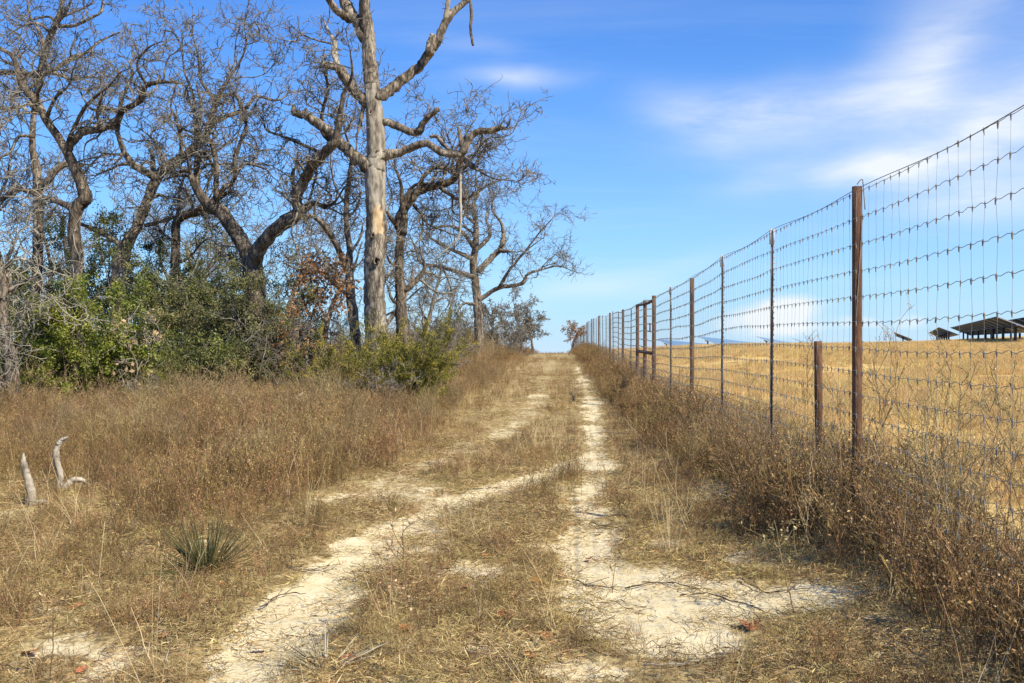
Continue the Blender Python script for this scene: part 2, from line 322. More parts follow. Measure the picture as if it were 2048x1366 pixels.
def ground_material():
    m = bpy.data.materials.new('sandy_ground'); m.use_nodes = True; t = m.node_tree; t.nodes.clear()
    n = lambda k: t.nodes.new(k); l = lambda a, b: t.links.new(a, b)
    o = n('ShaderNodeOutputMaterial'); b = n('ShaderNodeBsdfPrincipled'); b.inputs['Roughness'].default_value = .95; b.inputs['Specular IOR Level'].default_value = .15; l(b.outputs[0], o.inputs[0])
    tc = n('ShaderNodeTexCoord')
    def nz(s, d=6, r=.65):
        k = n('ShaderNodeTexNoise'); k.inputs['Scale'].default_value = s; k.inputs['Detail'].default_value = d; k.inputs['Roughness'].default_value = r; l(tc.outputs['Object'], k.inputs['Vector']); return k.outputs[0]
    def ramp(f, *st):
        k = n('ShaderNodeValToRGB'); e = k.color_ramp.elements; e[0].position, e[1].position = st[0][0], st[-1][0]; e[0].color = (*st[0][1], 1); e[1].color = (*st[-1][1], 1)
        for p, c in st[1:-1]: x = e.new(p); x.color = (*c, 1)
        l(f, k.inputs[0]); return k.outputs[0]
    def math_(op, a, c):
        k = n('ShaderNodeMath'); k.operation = op
        for i, v in enumerate((a, c)):
            if isinstance(v, (int, float)): k.inputs[i].default_value = v
            else: l(v, k.inputs[i])
        return k.outputs[0]
    def mix(f, a, c):
        k = n('ShaderNodeMix'); k.data_type = 'RGBA'; l(f, k.inputs['Factor']); l(a, k.inputs['A']); l(c, k.inputs['B']); return k.outputs['Result']
    def att(a): k = n('ShaderNodeAttribute'); k.attribute_name = a; return k.outputs['Fac']
    sandc = ramp(nz(7), (.3, (.61, .495, .27)), (.5, (.73, .615, .37)), (.7, (.81, .705, .46)))
    speck = ramp(nz(55, 3), (.56, (1, 1, 1)), (.66, (.42, .33, .22)))
    mu = n('ShaderNodeMix'); mu.data_type = 'RGBA'; mu.blend_type = 'MULTIPLY'; mu.inputs['Factor'].default_value = .55; l(sandc, mu.inputs['A']); l(speck, mu.inputs['B'])
    lit = ramp(nz(16, 8, .75), (.34, (.12, .082, .034)), (.45, (.28, .20, .085)), (.55, (.47, .36, .165)), (.66, (.70, .575, .33)))
    f = math_('ADD', att('sand'), math_('MULTIPLY', math_('SUBTRACT', nz(9, 8, .7), .5), 1.3))
    fr = ramp(f, (.42, (0, 0, 0)), (.60, (1, 1, 1)))
    c = mix(fr, lit, mu.outputs['Result'])
    gold = ramp(nz(.9, 8, .7), (.32, (.36, .235, .075)), (.5, (.62, .415, .14)), (.62, (.73, .51, .19)), (.72, (.76, .62, .37)))
    c = mix(att('field'), c, gold)
    l(c, b.inputs['Base Color'])
    bp = n('ShaderNodeBump'); bp.inputs['Strength'].default_value = .7; bp.inputs['Distance'].default_value = .03
    l(math_('ADD', math_('MULTIPLY', nz(12), .7), math_('MULTIPLY', nz(70), .3)), bp.inputs['Height']); l(bp.outputs[0], b.inputs['Normal'])
    return m

# ------------------------------------------------------------------ ground sheet
def axis(parts):
    return np.unique(np.round(np.concatenate(parts), 4))
def geo(a, s, r, b):
    o = [a]
    while o[-1] < b: o.append(o[-1] + s); s *= r
    return np.array(o)
gx = axis([np.arange(-5, 5.001, .1), geo(5, .08, 1.06, 900), -geo(5, .08, 1.06, 900)])
gy = axis([np.arange(3.5, 16, .09), geo(16, .08, 1.022, 90), geo(90, 2.2, 1.06, 1500), 3.5 - geo(0, .15, 1.15, 300)])
X, Y = np.meshgrid(gx, gy); Z = ground(X, Y); nx, ny = len(gx), len(gy)
i = (np.arange(ny - 1)[:, None] * nx + np.arange(nx - 1)[None, :]).ravel()
go = obj('ground', np.stack([X, Y, Z], -1).reshape(-1, 3), np.stack([i, i + 1, i + nx + 1, i + nx], -1), ground_material())
go['kind'] = 'structure'
for nm, val in (('sand', sand(X, Y) * sm(95, 60, Y)), ('field', sm(.5, 2.2, X - fx(Y)))):
    a = go.data.attributes.new(nm, 'FLOAT', 'POINT'); a.data.foreach_set('value', val.ravel().astype(np.float32))

# ------------------------------------------------------------------ wire fence
fence = thing('wire_fence', (fx(7.2), 7.2, ground(fx(7.2), 7.2)), 'tall woven wire fence on rusty pipe and steel posts beside the track', 'fence')
fdir = np.array([.0469, 1, 0]); fdir /= np.linalg.norm(fdir); fper = np.array([fdir[1], -fdir[0], 0])
def fpt(d, z, off=0.0):
    d = np.asarray(d, float); return np.stack([fx(d) + off * fper[0], d + 0 * d, z + 0 * d], -1)
def fbase(d): return ground0(fx(d), d)
def dof(px): return 7.2 * 594 / (px - 1120)
rng = np.random.default_rng(11)
def pipe_mesh(d, h, r, lean=(0, 0)):
    mb = MB(); z0 = float(fbase(d)); n = 9; t = np.linspace(0, 1, n)
    p = fpt(np.full(n, d), z0 - .25 + (h + .25) * t); p[:, 0] += lean[0] * t * h; p[:, 1] += lean[1] * t * h
    mb.tube(p, r, 14); return mb
def tpost_mesh(d, h, lean=(0, 0)):
    mb = MB(); z0 = float(fbase(d)); hh = h + .3
    ax = np.array([lean[0], lean[1], 1]); ax = ax / np.linalg.norm(ax)
    c = fpt(np.array([d]), z0 - .3)[0] + ax * hh / 2 + fper * -.02
    mb.box(c, fdir * .015, fper * .003, ax * hh / 2); mb.box(c + fper * -.0135, fdir * .003, fper * .0105, ax * hh / 2)
    s = np.arange(.35, hh - .06, .054)
    for k in s: mb.box(c + ax * (k - hh / 2) + fper * .008, fdir * .006, fper * .0048, ax * .009)
    return mb
pipes = [dof(1714), dof(1384), dof(1246), dof(1220)]
tps = [dof(1547), dof(1448), dof(1345), dof(1263), dof(1238), dof(1229)]
d = dof(1220) + 3.05; k = 1
while d < 185:
    (pipes if k % 4 == 0 else tps).append(d); d += 3.05 + rng.normal(0, .12); k += 1
for d in pipes:
    h = 2.52 if abs(d - 7.2) > .1 else 2.50
    pipe_mesh(d, h + (rng.normal(0, .03) if d > 8 else 0), .034 if d < 20 else .04).build('pipe_post', MT['rust'], fence)
for d in tps:
    h = 2.47 + rng.normal(0, .03)
    ln = (rng.normal(0, .008), rng.normal(0, .008)); tp = tpost_mesh(d, h, ln).build('steel_post', MT['tpost'], fence)
    if d < 25:
        ax = np.array([ln[0], ln[1], 1.]); z0 = float(fbase(d)); hh = h + .3
        mb = MB(); c = fpt(np.array([d]), z0 - .3)[0] + ax * (hh - .05) + fper * -.02
        mb.box(c, fdir * .0205, fper * .0052, ax * .075); mb.box(c + fper * -.02, fdir * .005, fper * .0185, ax * .075)
        mb.build('post_tip', MT['tpost_tip'], tp)
# wires
HW = [2.44, 2.262, 2.082, 1.902, 1.722, 1.545, 1.368, 1.205, 1.05, .905, .77, .645, .53, .425, .33, .245, .16, .08]
STAY = .1524
near = np.arange(2.2, 30, STAY / 4); far = np.arange(30, 184, .8); dd = np.concatenate([near, far])
postd = np.sort(np.array([4.15, 1.1] + pipes + tps)); sagw = rng.normal(0, 1, (len(HW), 400))
def wz(j, d):
    """height of wire j at distance d: sag between posts, small lift where it was bent"""
    k = np.searchsorted(postd, d); k = np.clip(k, 1, len(postd) - 1); a = postd[k - 1]; b = postd[k]; t = np.clip((d - a) / (b - a), 0, 1)
    w = .5 * sagw[j, k - 1] + .5 * sagw[0, k - 1]
    amp = np.where((d > 9.5) & (d < 26), .022, .007) * (.3 if j == 0 else 1)
    return fbase(d) + HW[j] - .004 * 4 * t * (1 - t) + amp * w * 4 * t * (1 - t) * (1 + .5 * np.sin(5 * t + j))
OFF = -.042
for j in range(len(HW)):
    z = wz(j, dd)
    ph = np.arange(len(dd)) % 4
    kink = np.where(dd < 30, np.array([.0, .006, .001, -.006])[ph] * (0.4 if j == 0 else 1), 0) + rng.normal(0, .0012, len(dd))
    p = fpt(dd, z + kink, OFF); p[:, 0] += rng.normal(0, .0015, len(dd))
    mb = MB(); mb.tube(p, np.where(dd < 12, .0019, .0027), 4); mb.build('line_wire', MT['wire'], fence)
z = wz(0, dd) + .012 + .014 * np.sin(dd * 2.1); p = fpt(dd, z, OFF - .004); mb = MB(); mb.tube(p, .0026, 5); mb.build('top_wire', MT['wire'], fence)
stays = np.arange(2.2 + STAY, 46, STAY)
hs_ = np.array(HW)
def stay_tube(mb, d, sides=3):
    zz = [wz(j, np.array([d]))[0] for j in range(len(HW))][::-1]
    dj = rng.normal(0, .007, len(zz)); oj = rng.normal(0, .003, len(zz))
    p = fpt(d + dj, np.array(zz), OFF); p[:, 0] += oj
    mb.tube(p, .0010 if d < 12 else .0013, sides); return p
kn = MB()
for d in stays:
    mb = MB(); p = stay_tube(mb, d); mb.build('stay_wire', MT['wire'], fence)
    if d < 40:
        n = len(p); top = p + np.array([0, 0, .010]); bot = p + np.array([0, 0, -.026]) + rng.normal(0, .0016, (n, 3)); mid = p + np.array([0, 0, -.004])
        kn.tube(np.stack([top, mid, bot], 1), np.array([.0028, .0054, .0026]) * rng.uniform(.7, 1.25, (n, 1)), 4, False)
kn.build('wire_knot', MT['wire'], fence, kind='stuff')
mb = MB()
for d in np.arange(46, 110, STAY * 2): stay_tube(mb, d)
mb.build('far_stay_wire', MT['wire'], fence, kind='stuff')
# wire tie looped over the near pipe post, loose tail down its face
z0 = float(fbase(7.2)); t = np.linspace(0, 1, 14); c = fpt(np.array([7.2]), 0)[0]
loop = np.stack([c[0] - .01 + .055 * t, c[1] - .034 + 0 * t, z0 + 2.51 + .035 * np.sin(t * 2.4) - .20 * np.maximum(t - .72, 0) / .28], -1)
mb = MB(); mb.tube(loop, .004, 5)
tail = np.stack([c[0] + .026 - .045 * t, c[1] - .036 + 0 * t, z0 + 2.30 - .75 * t], -1); mb.tube(tail, .0032, 5); mb.build('wire_tie', MT['wire'], fence)
# tensioner hanging in the wires by the brace
pc = P(1300, 655, 23.2); mb = MB(); mb.box(pc, (.014, 0, 0), (0, .012, 0), (0, 0, .085)); mb.box(pc + [0, 0, .085], (.03, 0, 0), (0, .02, 0), (0, 0, .012)); mb.box(pc - [.01, 0, .085], (.035, 0, 0), (0, .02, 0), (0, 0, .012))
mb.build('wire_tensioner', MT['rust_dark'], fence)
# short rusty post between the first two tall ones
d = dof(1640); sp = pipe_mesh(d, 1.40, .031, (-.012, 0)); so = sp.build('short_post', MT['rust']); tag(so, 'short rusty pipe post half as tall as the fence, beside the nearest tall post', 'post')
# three post brace with rails
db = [dof(1308), dof(1290), dof(1275)]
br = thing('fence_brace', (fx(db[1]), db[1], fbase(db[1])), 'rusty three post pipe brace with bent top rail in the fence line', 'brace')
for d, h in zip(db, (2.52, 2.46, 2.46)):
    pipe_mesh(d, h, .045).build('brace_post', MT['rust'], br)
zt = [EYE - (y - HY) / F * d for y, d in ((600, db[0]), (605.5, (db[0] + db[1]) / 2 + .2), (608, db[1]), (610.5, db[2]))]
mb = MB(); pp = np.array([fpt(np.array([d]), z)[0] for d, z in zip((db[0], (db[0] + db[1]) / 2 + .2, db[1], db[2]), zt)]); mb.tube(catmull(pp, 14), .034, 10); mb.build('top_rail', MT['rust'], br)
mb = MB(); pp = np.array([fpt(np.array([d]), EYE - (y - HY) / F * d)[0] for d, y in ((db[0], 707), (db[2], 702))]); mb.tube(catmull(pp, 4), .043, 10); mb.build('lower_rail', MT['rust'], br)
mb = MB(); mb.tube(np.stack([fpt(np.array([db[1] + .8]), float(fbase(db[1])) + h)[0] for h in (-.1, .35, .82)]), .035, 8); mb.build('stub_post', MT['rust_dark'], br)

# ------------------------------------------------------------------ solar tracker rows
RD = np.array([.356, .934, 0]); RP = np.array([.934, -.356, 0])
def tracker(near_px, center_py, d0, length, label, modules, tilt=23, half=1.4, posts=8):
    c0 = P(near_px, center_py, d0); tl = R(tilt)
    wdir = RP * math.cos(tl) - np.array([0, 0, 1]) * math.sin(tl)          # towards the low right edge
    nor = np.cross(RD, -wdir); nor = nor if nor[2] > 0 else -nor
    c1xy = c0 + RD * length; g0 = float(ground0(c0[0], c0[1])); g1 = float(ground0(c1xy[0], c1xy[1])); hub = c0[2] - g0
    ax = RD * length + np.array([0, 0, (g1 - g0) * .8]); un = ax / np.linalg.norm(ax); ln = np.linalg.norm(ax)
    root = thing('solar_panel_row', (c0[0], c0[1], g0), label, 'solar panels', 'solar tracker rows on the hill')
    mb = MB(); mb.tube(np.stack([c0 - un * .2, c0 + ax]) - nor * .12, .075, 8); mb.build('torque_tube', MT['pile'], root)
    for k in range(posts):
        c = c0 + ax * (k + .12) / posts; g = float(ground0(c[0], c[1]))
        mb = MB(); mb.box((c[0], c[1], (c[2] + g) / 2 - .15), RP * .10, RD * .07, (0, 0, (c[2] - g) / 2 + .1)); mb.build('pile', MT['pile'], root)
    ml = ln / modules; src = {}
    for k in range(modules):
        c = c0 + un * ml * (k + .5); hl = ml * .485
        for nm, mt, cc, a, b, e in (('panel', 'cell', nor * .012, hl, half, .010), ('backsheet', 'cellback', -nor * .018, hl, half, .012), ('frame_edge', 'frame', -un * (hl + .02) + nor * -.004, .035, half + .02, .034)):
            if nm not in src:
                mb = MB(); mb.box((0, 0, 0), un * a, wdir * b, nor * e); V, f = mb.get(); src[nm] = mesh(nm, V, f, MT[mt], False)
            o = bpy.data.objects.new(nm, src[nm]); COL.objects.link(o)
            if nm == 'panel': o.parent = root; o.location = c + cc - np.array(root.location); last = o; pc_ = c + cc
            else: o.parent = last; o.location = (c + cc) - pc_
tracker(2034, 648, 72, 76, 'nearest solar panel row with dark undersides standing at the right edge', 14)
tracker(2088, 647, 84, 70, 'solar panel row just behind and right of the nearest one', 10)
tracker(1898, 662, 142, 60, 'dark solar panel row on the field crest left of the nearest row', 11)
tracker(1806, 671, 150, 50, 'small tilted solar panel end standing alone on the field crest', 8)
tracker(1722, 681, 165, 70, 'low solar panel row just right of the nearest tall post', 10)
tracker(1330, 686, 150, 75, 'leftmost pale blue solar panel row behind the brace', 12)
tracker(1412, 680, 145, 90, 'pale blue solar panel row behind the third tall fence post', 14)
tracker(1530, 680, 150, 110, 'pale blue solar panel row behind the second steel post', 16)
tracker(1600, 683, 165, 110, 'pale blue solar panel row above the short rusty post', 14)
# ------------------------------------------------------------------ trees
R1, R2, R3, R4, R0 = (0, 0, 2.926), (550, 0, 3.413), (550, 350, 3.413), (0, 400, 2.926), (0, 0, 1.0)
def tr(Rg, *pts): return [(Rg[0] + x / Rg[2], Rg[1] + y / Rg[2], w / Rg[2]) for x, y, w in pts]
def limb3d(rng, px, d, slope=0.0, start_off=0.0, per=5, wob=.10):
    px = np.array(px, float); n = max((len(px) - 1) * per + 1, 6)
    seg = np.concatenate([[0], np.cumsum(np.hypot(*np.diff(px[:, :2], axis=0).T))]) / F * d
    dep = d + start_off + slope * seg + .10 * np.sin(seg * 2.2 + rng.uniform(0, 6)) * min(1, abs(slope) * 3)
    P3 = np.stack([(px[:, 0] - 1024) / F * dep, dep, EYE - (px[:, 1] - HY) / F * dep], 1)
    rad = px[:, 2] / 2 / F * dep
    q = catmull(np.column_stack([P3, rad]), n); p, r = q[:, :3], np.maximum(q[:, 3], .006)
    p[1:-1] += rng.normal(0, 1, p[1:-1].shape) * r[1:-1, None] * wob
    r = r * (1 + rng.normal(0, wob * .3, n)); return p, r
def resamp(p, r, n=12):
    s = np.linspace(0, len(p) - 1, n); i = np.minimum(s.astype(int), len(p) - 2); f = (s - i)
    return p[i] + (p[i + 1] - p[i]) * f[:, None], r[i] * (1 - f) + r[i + 1] * f
def rough_tube(rng, p, r, sides, amp=.12, flare=0.0):
    V, f = tubes(p[None], r[None], sides, True); n = len(p)
    V = V.reshape(n, sides, 3); c = p[:, None, :]
    a = np.arange(sides) / sides * 2 * math.pi
    s = np.concatenate([[0], np.cumsum(np.linalg.norm(np.diff(p, axis=0), axis=1))])
    k = 1 + amp * (np.sin(a[None] * 3 + s[:, None] * .9 + rng.uniform(0, 6)) * .4 + np.sin(a[None] * 7 + s[:, None] * 1.7 + rng.uniform(0, 6)) * .3 + rng.normal(0, .38, (n, sides)))
    return (c + (V - c) * k[..., None]).reshape(-1, 3), f
def crown(rng, LP, LR, dens=2.2, l2=(.5, 1.7), k3=6, l3=(.2, .75), k4=4, l4=(.08, .34), rt=.0078, up=.03, wig=.34, t0=.25, leaf=None):
    """LP list of (12,3) limbs; returns MB with branches and twigs"""
    mb = MB(); P1 = np.stack(LP); R1_ = np.stack(LR); ln = np.linalg.norm(np.diff(P1, axis=1), axis=2).sum(1)
    S, D, Rr = [], [], []
    for i in range(len(P1)):
        k = max(1, int(round(dens * ln[i]))); a, b, c, _ = spawn(rng, P1[i:i + 1], R1_[i:i + 1], k, t0, 1.0, .5, 1.25); S.append(a); D.append(b); Rr.append(c)
        a, b, c, _ = spawn(rng, P1[i:i + 1], R1_[i:i + 1], 2, .96, 1.0, .1, .6); S.append(a); D.append(b); Rr.append(c)
    S, D, Rr = map(np.concatenate, (S, D, Rr)); m = len(S)
    L2 = rng.uniform(*l2, m); p2 = grow(rng, S, D, L2, 8, wig, up); r0 = np.minimum(Rr * .62, .035 * (L2 / l2[1]) ** .8 + .006)
    r2 = np.maximum(r0[:, None] * np.linspace(1, .3, 9)[None], rt * 1.2); mb.add(*tubes(p2, r2, 4))
    S, D, Rr, _ = spawn(rng, p2, r2, k3, .15, 1, .5, 1.3); L3 = rng.uniform(*l3, len(S)); p3 = grow(rng, S, D, L3, 5, wig * 1.15, up)
    r3 = np.maximum(np.minimum(Rr * .7, .014)[:, None] * np.linspace(1, .4, 6)[None], rt); mb.add(*tubes(p3, r3, 3))
    S, D, Rr, _ = spawn(rng, p3, r3, k4, .1, 1, .4, 1.4); L4 = rng.uniform(*l4, len(S)); p4 = grow(rng, S, D, L4, 3, wig * 1.3, up)
    r4 = np.broadcast_to(np.array([1, .95, .85, .6]) * rt, (len(S), 4)); mb.add(*tubes(p4, r4, 3))
    return mb, p4
def leaves(rng, C, size, dirs=None, asp=.45, jit=.3, flat=0.0):
    n = len(C); a = rng.normal(size=(n, 3)) if dirs is None else dirs + rng.normal(0, jit, (n, 3)); a = nrm(a)
    b = rng.normal(size=(n, 3)); b[:, 2] *= (1 - flat); b = nrm(np.cross(a, b)); s = (size * rng.uniform(.6, 1.3, n))[:, None]
    V = np.stack([C, C + a * s * .5 + b * s * asp * .5, C + a * s, C + a * s * .5 - b * s * asp * .5], 1).reshape(-1, 3)
    return V, np.arange(n * 4).reshape(n, 4)
def traced_tree(name, d, trunk, limbs, label, seed, mat='bark', extra=4, cat='tree', twig='twig', group=None, **kw):
    rng = np.random.default_rng(seed)
    p, r = limb3d(rng, trunk, d, rng.uniform(-.05, .05), per=6, wob=.05)
    g = float(ground(p[0][0], p[0][1]))
    # carry the trunk down to the ground with a root flare
    if p[0][2] > g - .1:
        n = 4; tt = np.linspace(0, 1, n + 1)[:-1]; q = np.column_stack([np.full(n, p[0][0]), np.full(n, p[0][1]), (g - .25) + (p[0][2] - g + .25) * tt])
        p = np.vstack([q, p]); r = np.concatenate([r[0] * (1.5 - .45 * tt), r])
    root = thing(name, (p[0][0], p[0][1], g), label, cat, group)
    V, f = rough_tube(rng, p, r, 16); obj('trunk', V, f, MT[mat], root)
    LP, LR = [], []
    a, b = resamp(p[len(p) // 2:], r[len(r) // 2:]); LP.append(a); LR.append(b)
    for k, lb in enumerate(limbs):
        lp, lr = limb3d(rng, lb, d, rng.uniform(-.55, .55))
        V, f = rough_tube(rng, lp, lr, 9, .1); obj('limb', V, f, MT[mat], root)
        a, b = resamp(lp, lr); LP.append(a); LR.append(b)
    # more limbs towards and away from the viewer, so that the crown is round
    if extra:
        n = len(p); idx = rng.integers(int(n * .55), n - 1, extra)
        dr = np.column_stack([rng.normal(0, .6, extra), np.where(rng.random(extra) < .5, -1, 1) * rng.uniform(.6, 1, extra), rng.uniform(.2, .9, extra)])
        ep = grow(rng, p[idx], dr, rng.uniform(1.5, 3.2, extra), 11, .26, .03); er = np.maximum((r[idx] * .5)[:, None] * np.linspace(1, .2, 12)[None], .012)
        for k in range(extra):
            V, f = rough_tube(rng, ep[k], er[k], 7, .1); obj('limb', V, f, MT[mat], root); LP.append(ep[k]); LR.append(er[k])
    mb, tips = crown(rng, LP, LR, **kw); mb.build('crown', MT[twig], root)
    return root, tips

# --- the tall dead tree
rng = np.random.default_rng(3); DT = 25.0
trunk = tr(R3, (726, 1600, 290), (722, 1480, 240), (712, 1330, 200), (700, 1150, 165), (690, 1000, 150), (680, 800, 140), (680, 560, 140), (690, 400, 142), (685, 200, 135), (680, 0, 138)) + \
    tr(R2, (690, 1100, 132), (690, 1000, 126), (680, 800, 120), (670, 650, 112), (660, 560, 102), (645, 420, 96), (640, 300, 92), (625, 180, 96), (612, 60, 76), (615, -80, 70), (600, -260, 55), (620, -420, 40))
p, r = limb3d(rng, trunk, DT, 0.0, per=8, wob=.025); g = float(ground(p[0][0], p[0][1]))
dt = thing('dead_tree', (p[0][0], p[0][1], g), 'tall pale dead tree with broken limbs standing at the front of the wood', 'tree')
sides = 28; V, f = rough_tube(rng, p, r, sides, .075)
trunk_o = obj('trunk', V, f, None, dt)
n = len(p); ang = np.arange(sides)
pxz = HY - (p[:, 2] - EYE) / p[:, 1] * F
V3 = np.asarray(V).reshape(n, sides, 3); front = -(V3[..., 1] - p[:, None, 1]) / r[:, None]; right = (V3[..., 0] - p[:, None, 0]) / r[:, None]
pyv = np.broadcast_to(pxz[:, None], front.shape)
grey = sm(455, 415, pyv) * sm(120, 200, pyv)                                     # bark gone from here up
scar = 1.05 * sm(372, 430, pyv) * sm(484, 462, pyv) * sm(.0, .75, front) * sm(-.6, .25, right + (pyv - 440) * .004)
for nm, v in (('bare', grey), ('scar', scar)):
    a = trunk_o.data.attributes.new(nm, 'FLOAT', 'POINT'); a.data.foreach_set('value', v.ravel().astype(np.float32))
def dead_mat():
    m = MT['bark'].copy(); m.name = 'dead_trunk_bark'; t = m.node_tree; b = [k for k in t.nodes if k.type == 'BSDF_PRINCIPLED'][0]
    src = b.inputs['Base Color'].links[0].from_socket
    cr = [k for k in t.nodes if k.type == 'VALTORGB'][0].color_ramp.elements
    for e, c in zip(cr, ((.075, .06, .044), (.235, .195, .145), (.42, .36, .275))): e.color = (*c, 1)
    nz = t.nodes.new('ShaderNodeTexNoise'); nz.inputs['Scale'].default_value = 5; nz.inputs['Detail'].default_value = 8
    mp = [k for k in t.nodes if k.type == 'MAPPING'][0]; t.links.new(mp.outputs[0], nz.inputs['Vector'])
    def layer(base, attr, c1, c2, lo, hi):
        at = t.nodes.new('ShaderNodeAttribute'); at.attribute_name = attr
        ad = t.nodes.new('ShaderNodeMath'); ad.operation = 'MULTIPLY_ADD'; ad.inputs[1].default_value = 2.5; t.links.new(nz.outputs[0], ad.inputs[0]); t.links.new(at.outputs['Fac'], ad.inputs[2])
        mr = t.nodes.new('ShaderNodeMapRange'); mr.inputs[1].default_value = lo; mr.inputs[2].default_value = hi; t.links.new(ad.outputs[0], mr.inputs[0])
        n2 = t.nodes.new('ShaderNodeTexNoise'); n2.inputs['Scale'].default_value = 9; n2.inputs['Detail'].default_value = 6; t.links.new(mp.outputs[0], n2.inputs['Vector'])
        r2 = t.nodes.new('ShaderNodeValToRGB'); r2.color_ramp.elements[0].position = .35; r2.color_ramp.elements[1].position = .62; r2.color_ramp.elements[0].color = (*c1, 1); r2.color_ramp.elements[1].color = (*c2, 1); t.links.new(n2.outputs[0], r2.inputs[0])
        mx = t.nodes.new('ShaderNodeMix'); mx.data_type = 'RGBA'; t.links.new(mr.outputs[0], mx.inputs['Factor']); t.links.new(base, mx.inputs['A']); t.links.new(r2.outputs[0], mx.inputs['B']); return mx.outputs['Result']
    c = layer(src, 'bare', (.16, .135, .105), (.40, .355, .28), 1.8, 2.25)
    c = layer(c, 'scar', (.36, .215, .095), (.60, .475, .31), 1.85, 2.05)
    t.links.new(c, b.inputs['Base Color']); return m
MT['dead'] = dead_mat(); trunk_o.data.materials.append(MT['dead'])
MT['deadlimb'] = material('dead_limb_bark', (.06, .047, .034), (.38, .315, .235), 6, .95, (1, 1, .5), .9, 16, c3=(.19, .152, .11), furrow=9)
dead_limbs = [
    (tr(R2, (618, 260, 88), (575, 170, 80), (530, 105, 78), (490, 40, 76), (468, -60, 70), (430, -250, 50), (400, -400, 30)), .25),
    (tr(R2, (520, 130, 60), (440, 85, 52), (385, 25, 46), (350, -60, 40), (330, -160, 28)), -.3),
    (tr(R2, (690, 680, 80), (800, 600, 74), (900, 520, 65), (1000, 440, 62), (1060, 350, 65), (1110, 280, 55), (1150, 180, 54), (1200, 100, 44), (1290, 20, 38), (1345, -35, 30)), .2),
    (tr(R2, (1330, -5, 18), (1342, 100, 22), (1335, 200, 20), (1352, 312, 15)), .0),
    (tr(R2, (1055, 370, 60), (1058, 300, 52), (1078, 240, 44)), .4),
    (tr(R2, (1165, 130, 38), (1180, 20, 30), (1195, -70, 25), (1210, -160, 14)), -.3),
    (tr(R2, (690, 815, 55), (830, 858, 50), (920, 900, 50), (985, 895, 54), (1003, 850, 42), (1060, 790, 40), (1122, 742, 32)), -.3),
    (tr(R2, (690, 1075, 90), (790, 1055, 66), (850, 1040, 56), (950, 1000, 50), (1040, 980, 48), (1130, 1040, 46), (1250, 1055, 46), (1290, 1025, 58), (1322, 950, 50), (1380, 900, 46), (1470, 890, 45), (1540, 872, 36), (1585, 882, 14)), -.2),
    (tr(R2, (1275, 1010, 30), (1265, 920, 30), (1248, 862, 14)), .2),
    (tr(R2, (1210, 1040, 26), (1140, 975, 28), (1105, 930, 25), (1058, 932, 18)), .3),
    (tr(R2, (1290, 1060, 40), (1255, 1120, 34), (1240, 1160, 20)), .2),
    (tr(R2, (1290, 1080, 42), (1350, 1135, 40), (1392, 1162, 16)), -.2),
    (tr(R3, (1268, -40, 20), (1265, 150, 20), (1268, 300, 19), (1250, 430, 14), (1150, 525, 8), (1100, 560, 5)), .0),
    (tr(R2, (650, 1150, 110), (560, 1080, 82), (480, 1010, 76), (400, 930, 70), (320, 860, 66), (220, 790, 62), (140, 768, 50), (124, 715, 22)), .15),
    (tr(R2, (218, 790, 30), (215, 760, 22), (213, 735, 10)), .2),
    (tr(R2, (640, 710, 70), (560, 640, 66), (480, 530, 74), (430, 465, 62), (370, 448, 46), (325, 430, 26)), -.2),
    (tr(R2, (430, 460, 36), (405, 370, 42), (410, 300, 36), (385, 250, 22), (335, 145, 10)), .3),
    (tr(R2, (390, 300, 14), (270, 270, 11), (170, 225, 9), (120, 180, 6)), .2),
    (tr(R2, (605, 700, 26), (585, 850, 20), (548, 935, 12)), -.3)]
LP, LR = [], []
pale = {3: 0, 5: 1, 12: 1, 16: 1}
for k, (lb, sl) in enumerate(dead_limbs):
    lp, lr = limb3d(rng, lb, DT, sl); V, f = rough_tube(rng, lp, lr, 12, .15)
    obj('limb', V, f, MT['bleach'] if pale.get(k) else MT['deadlimb'], dt); a, b = resamp(lp, lr); LP.append(a); LR.append(b)
mb, _ = crown(rng, LP[:3] + LP[7:8] + LP[16:18], LR[:3] + LR[7:8] + LR[16:18], dens=.5, k3=3, k4=3, l2=(.15, .6), l3=(.1, .3), l4=(.05, .15), rt=.005)
mb.build('twig_spur', MT['twig'], dt)
# knot holes: a torn rim and a dark hollow sunk into the trunk
for (kx, ky, s) in ((753, 522, .075), (746, 471, .05), (741, 224, .05)):
    c = P(kx, ky, DT - .30); t = np.linspace(0, 2 * math.pi, 15)[:-1]
    mb = MB(); rim = np.stack([c[0] + np.cos(t) * s * .8, np.full(14, c[1]) - .02, c[2] + np.sin(t) * s * 1.15], -1); rim += rng.normal(0, .008, rim.shape)
    mb.tube(np.vstack([rim, rim[:1]]), .024, 6); ko = mb.build('knot_hole', MT['deadlimb'], dt)
    mb = MB(); q = [c + [0, -.024, 0]]; V = np.vstack([[c[0], c[1] + .05, c[2]], rim]); obj('hollow', V, [np.array([[0, 1 + k, 1 + (k + 1) % 14] for k in range(14)])], MT['hole'], dt)

